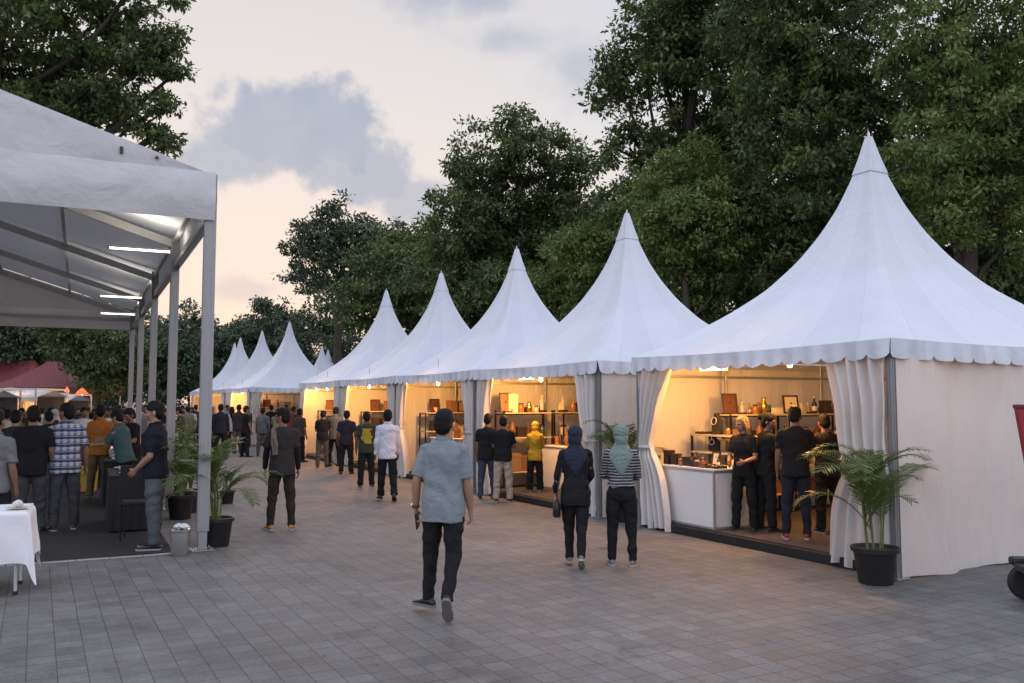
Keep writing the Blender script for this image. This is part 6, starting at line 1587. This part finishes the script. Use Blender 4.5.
for i, (px, dd, lb) in enumerate(BF):
    r = ray(px, 403); c = Vector((r.x / r.y * dd, dd, .012)); buffet(lb, c, MQ_RZ, 1.5, .52, .74, i)
    M3 = Matrix.Rotation(MQ_RZ, 3, 'Z'); nth = ('nearest', 'second', 'farthest')[i]
    for j, (x, y, kind) in enumerate(((-.5, 0, 'platter'), (-.12, .05, 'bowl'), (.22, -.02, 'platter'), (.55, .03, 'pan' if i else 'platter'))):
        q = c + M3 @ Vector((x, y, 0)) + Vector((0, 0, .7465))
        if kind == 'pan':
            t = thing('chafing_dish', 'steel chafing dish on the %s buffet table' % nth, 'chafing dish', q, MQ_RZ, 'dishes on the buffet')
            MB().box((0, 0, .10), (.34, .26, .10)).build('pan', STAINLESS, t, bevel=.012)
            for a in (-1, 1):
                for e in (-1, 1): MB().tube([(a * .15, e * .11, 0), (a * .15, e * .11, .06)], .008, 6).build('leg', STAINLESS, t)
            MB().lathe([(.17, .15), (.16, .19), (.10, .22), (.02, .23)], n=20, sy=.75).build('lid', STAINLESS, t, True); MB().tube([(-.03, 0, .228), (-.02, 0, .255), (.02, 0, .255), (.03, 0, .228)], .006, 6).build('handle', BLACKPL, t, True)
        else:
            what = 'white platter of fried food' if kind == 'platter' else 'white bowl of red sauce'
            lbq = what + ' on the %s buffet table' % nth + ('' if kind == 'bowl' else (', front end' if j == 0 else ', middle' if j == 2 else ', rear end'))
            t = thing(kind, lbq, kind, q, MQ_RZ, 'dishes on the buffet'); rr_ = .15 if kind == 'platter' else .10
            MB().lathe([(rr_ * .6, 0), (rr_ * .65, .008), (rr_, .022 if kind == 'platter' else .07), (rr_ * .96, .024 if kind == 'platter' else .07), (rr_ * .6, .012)], n=26).build('dish', WHITEBOARD, t, True)
            f = MB(); rg = random.Random(i * 9 + j)
            for _ in range(14): a = rg.random() * 6.28; rad = rr_ * .55 * rg.random(); f.ell((rad * math.cos(a), rad * math.sin(a), .025 + .012 * rg.random()), (.025, .018, .014), 8, 5)
            f.build('food', mat('fried_food', (.34, .15, .05), .6, .3, 30) if kind == 'platter' else mat('red_sauce', (.35, .04, .02), .3, .3, 20), t, True)
def chair(label, loc, rz):
    t = thing('chair', label, 'chair', loc, rz, 'dark chairs at the buffet')
    MB().box((0, 0, .45), (.42, .42, .05)).build('seat', BLACKCLOTH, t, bevel=.015); MB().box((0, .20, .72), (.40, .03, .42)).build('backrest', BLACKCLOTH, t, bevel=.012)
    for x in (-.18, .18):
        for y in (-.18, .19): MB().tube([(x, y, 0), (x, y, .43 if y < 0 else .92)], .013, 6).build('leg', METALK, t, True)
    for x in (-.18, .18): MB().bar((x, -.18, .18), (x, .19, .18), .018, .018).build('stretcher', METALK, t)
q = at_d(139, 489, 11.2); chair('dark chair between the nearest buffet table and the black polo', Vector((q.x, q.y, .012)), MQ_RZ + 1.4)
q = at_d(119, 480, 13.9); 0 and chair('dark chair tucked at the second buffet table', Vector((q.x, q.y, .012)), MQ_RZ + 1.2)
# yellow bag
q = at_d(84, 489, 17.0); yb_ = thing('carrier_bag', 'yellow carrier bag standing on the mat near the orange shirt', 'bag', (q.x, q.y, .012), .3)
MB().loft([[(sx * w2, sy * d2, z) for sx, sy in ((-1, -1), (1, -1), (1, 1), (-1, 1))] for z, w2, d2 in ((0, .20, .10), (.02, .21, .11), (.42, .23, .07), (.50, .22, .04))]).build('bag_body', mat('yellow_paper', (.42, .27, .03), .6, .1, 8, bump=.3), yb_, False)
for s in (-1, 1): MB().tube([(-.08, s * .045, .5), (-.06, s * .045, .6), (.06, s * .045, .6), (.08, s * .045, .5)], .006, 6).build('handle', BLACKPL, yb_, True)
# red sign trolley at the right edge
pt = at_z(1028, 613); RED = mat('red_board', (.26, .012, .022), .55, .1, 3, bump=.05)
tr_ = thing('sign_trolley', 'tall red board on a black wheeled trolley at the right picture edge', 'trolley', (pt.x, pt.y, 0), R(-8))
def wheel(x, y):
    w = MB(); w.lathe([(.100, -.028), (.135, -.034), (.150, -.022), (.153, 0), (.150, .022), (.135, .034), (.100, .028)], n=30); w.v = [(a + x, c_ + y, b_ + .153) for a, b_, c_ in w.v]
    o = w.build('wheel', RUBBER, tr_, True, ang=50)
    h = MB(); h.lathe([(.104, -.02), (.092, -.026), (.084, -.012), (.084, .012), (.092, .026), (.104, .02)], n=30); h.lathe([(.026, -.03), (.03, 0), (.026, .03)], n=14)
    for k in range(10):
        a = k * 2 * PI / 10; h.bar((.02 * math.cos(a), .02 * math.sin(a), 0), (.09 * math.cos(a), .09 * math.sin(a), 0), .014, .012)
    h.v = [(a + x, c_ + y, b_ + .153) for a, b_, c_ in h.v]; h.build('rim', ALU, o, False)
    m_ = MB(); m_.box((x + .0, y, .335), (.25, .13, .075)); m_.build('mudguard', BLACKPL, tr_, bevel=.025)
for x in (.20, 1.05):
    for y in (0, .5): wheel(x, y)
MB().box((.625, .25, .30), (1.1, .36, .06)).build('deck', BLACKPL, tr_, bevel=.01)
bd = MB(); z0_, z1_ = .34, 1.68
bd.loft([[(.24, .20, z0_), (1.02, .20, z0_), (1.02, .27, z0_), (.24, .27, z0_)], [(.06, .20, z1_), (1.17, .20, z1_), (1.17, .27, z1_), (.06, .27, z1_)]]); bd.build('board', RED, tr_, bevel=.008)
MB().box((.615, .235, 1.69), (1.12, .085, .035)).build('top_rail', mat('dark_red_trim', (.12, .01, .015), .5, .1, 4), tr_, bevel=.006)
# ---- far left: red hipped tents, white stalls, hanging lamps
REDT = mat('red_tent_cloth', (.18, .036, .040), .7, .15, 1.5, bump=.4, bscale=3, trans=.08)
def red_tent(label, c, rz, w, d, ze, zr, ridge):
    t = thing('red_tent', label, 'tent', c, rz, 'red hipped tents behind the stalls')
    m_ = MB()
    e = [(-w / 2, -d / 2), (w / 2, -d / 2), (w / 2, d / 2), (-w / 2, d / 2)]; tp = [(-ridge / 2, -.02), (ridge / 2, -.02), (ridge / 2, .02), (-ridge / 2, .02)]
    for k in range(4):
        a, b_ = e[k], e[(k + 1) % 4]; c_, d_ = tp[k], tp[(k + 1) % 4]
        def fn(u, v, a=a, b_=b_, c_=c_, d_=d_):
            q = v ** .8; lo = Vector((a[0] + (b_[0] - a[0]) * u, a[1] + (b_[1] - a[1]) * u, 0)); hi = Vector((c_[0] + (d_[0] - c_[0]) * u, c_[1] + (d_[1] - c_[1]) * u, 0))
            p = lo.lerp(hi, q); return Vector((p.x, p.y, ze + (zr - ze) * v ** 1.25))
        m_.grid(fn, 12, 12)
    m_.build('roof', REDT, t, True, ang=30)
    v_ = MB()
    for k in range(4):
        a, b_ = e[k], e[(k + 1) % 4]
        v_.grid(lambda u, v, a=a, b_=b_: Vector(((a[0] + (b_[0] - a[0]) * u) * 1.003, (a[1] + (b_[1] - a[1]) * u) * 1.003, ze - .32 + .33 * v)), 10, 3)
    v_.build('valance', REDT, t, False)
    for x, y in e: MB().box((x * .98, y * .98, ze / 2), (.06, .06, ze)).build('post', ALU, t)
def at_px(px, d): r = ray(px, 403); return Vector((r.x / r.y * d, d, 0))
red_tent('red tent whose right slope sweeps down beside the dark tree', at_px(52, 43), .0, 4.8, 4.5, 2.45, 3.75, .6)
red_tent('long-ridged red tent behind the white stalls at the left edge', at_px(-10, 46), .0, 7.2, 4.5, 2.5, 3.95, 4.6)
def stall(label, c, rz, w, d, h, roofm, peak):
    t = thing('market_stall', label, 'stall', c, rz, 'white market stalls at the left')
    for x in (-1, 1):
        for y in (-1, 1): MB().box((x * w / 2, y * d / 2, h / 2), (.06, .06, h)).build('post', ALU, t)
    for y in (-1, 1): MB().bar((-w / 2, y * d / 2, h), (w / 2, y * d / 2, h), .05, .06).build('top_rail', ALU, t)
    for x in (-1, 1): MB().bar((x * w / 2, -d / 2, h), (x * w / 2, d / 2, h), .05, .06).build('top_rail', ALU, t)
    m_ = MB(); m_.grid(lambda u, v: Vector(((u - .5) * w * 1.04, (v - .5) * d * 1.04, h - .28 + peak * (1 - abs(2 * v - 1)) * (1 - .3 * abs(2 * u - 1)))), 12, 12); m_.build('awning', roofm, t, True, ang=0)
    v_ = MB(); v_.grid(lambda u, v: Vector(((u - .5) * w * 1.04, -d * .52 - .004, h - .28 - .18 * (1 - v) * (1 - .25 * abs(math.sin(u * 40))))), 80, 2); v_.build('valance', roofm, t, True)
    MB().box((0, -d * .3, .45), (w * .9, .5, .9)).build('counter', WHITEBOARD, t, bevel=.01)
    MB().box((0, d * .46, 1.0), (w * .96, .04, 1.9)).build('back_panel', mat('stall_back', (.12, .11, .10), .8, .4, 4), t)
stall('white framed market stall at the far left with lights under its awning', at_px(10, 31), .06, 2.9, 2.4, 2.2, MARQ, .35)
stall('smaller white market stall right of the framed one', at_px(54, 36), .02, 2.0, 2.2, 2.05, MARQ, .4)
stall('white market stall cut off by the left picture edge', at_px(-42, 28), .05, 2.8, 2.2, 2.15, MARQ, .35)
for i, (px, d, z, lb) in enumerate(((4, 30, 1.98, 'bulb under the framed stall awning at the picture edge'), (14, 30.2, 1.94, 'bulb under the middle of the framed stall awning'), (24, 30.4, 1.96, 'bulb under the right end of the framed stall awning'), (50, 35.2, 1.85, 'bulb under the smaller stall awning'), (58, 35.4, 1.82, 'bulb at the right end of the smaller stall'), (36, 33, 2.0, 'bulb between the two white stalls'))):
    q = at_px(px, d); q.z = z; bulb(q, lb, 14, 'bulbs strung in the white stalls')
LAMPS = mat('orange_lamp_shade', (.55, .16, .06), .6, .1, 5, emit=(1, .25, .08), estr=.55, trans=.3)
def hang_lamp(lb, px, d, py, r):
    q = at_d(px, py, d); t = thing('hanging_lamp', lb, 'lamp', q, 0, 'orange hanging lamps')
    MB().lathe([(r, -.14), (r * .97, -.10), (r * .55, .02), (r * .2, .10), (.02, .12)], n=20, cap=False).build('lamp_shade', LAMPS, t, True, ang=60)
    MB().ell((0, 0, -.09), (.05, .05, .06)).build('bulb', BULB, t, True); MB().tube([(0, 0, .1), (0, 0, .75)], .006, 5).build('cord', BLACKPL, t)
hang_lamp('orange cone lamp hanging below the red tent edge', 82, 34, 391, .24)
hang_lamp('small reddish lamp hanging left of the orange cone lamp', 67, 37, 389, .11)
hang_lamp('small reddish lamp hanging by the dark tree trunk', 104, 40, 388, .10)
0 and hang_lamp('reddish lamp hanging at the picture edge under the white stall', 2, 29, 388, .13)
# goods hung and stacked in the white stalls
for i, (px, d, lb, m_) in enumerate(((3, 30.6, 'white shirts hanging at the left of the framed stall', WHITE2), (13, 30.6, 'grey clothes hanging in the middle of the framed stall', GREYT), (29, 31, 'white frame-like banner hanging at the right of the framed stall', WHITE2), (37, 35, 'brown cloth hanging in the smaller stall', OLIVE), (57, 35.6, 'orange cloth hanging in the smaller stall', ORANGE))):
    q = at_px(px, d); w_ = .45
    mb = MB(); mb.grid(lambda u, v: Vector(((u - .5) * w_, .03 * math.sin(u * 25), 1.35 + .55 * v)), 24, 4); o = mb.build('hanging_cloth', m_, None, True, loc=q, ang=0); s_ = o.modifiers.new('Solidify', 'SOLIDIFY'); s_.thickness = .02; tag(o, lb, 'clothes', 'cloths hung in the stalls')
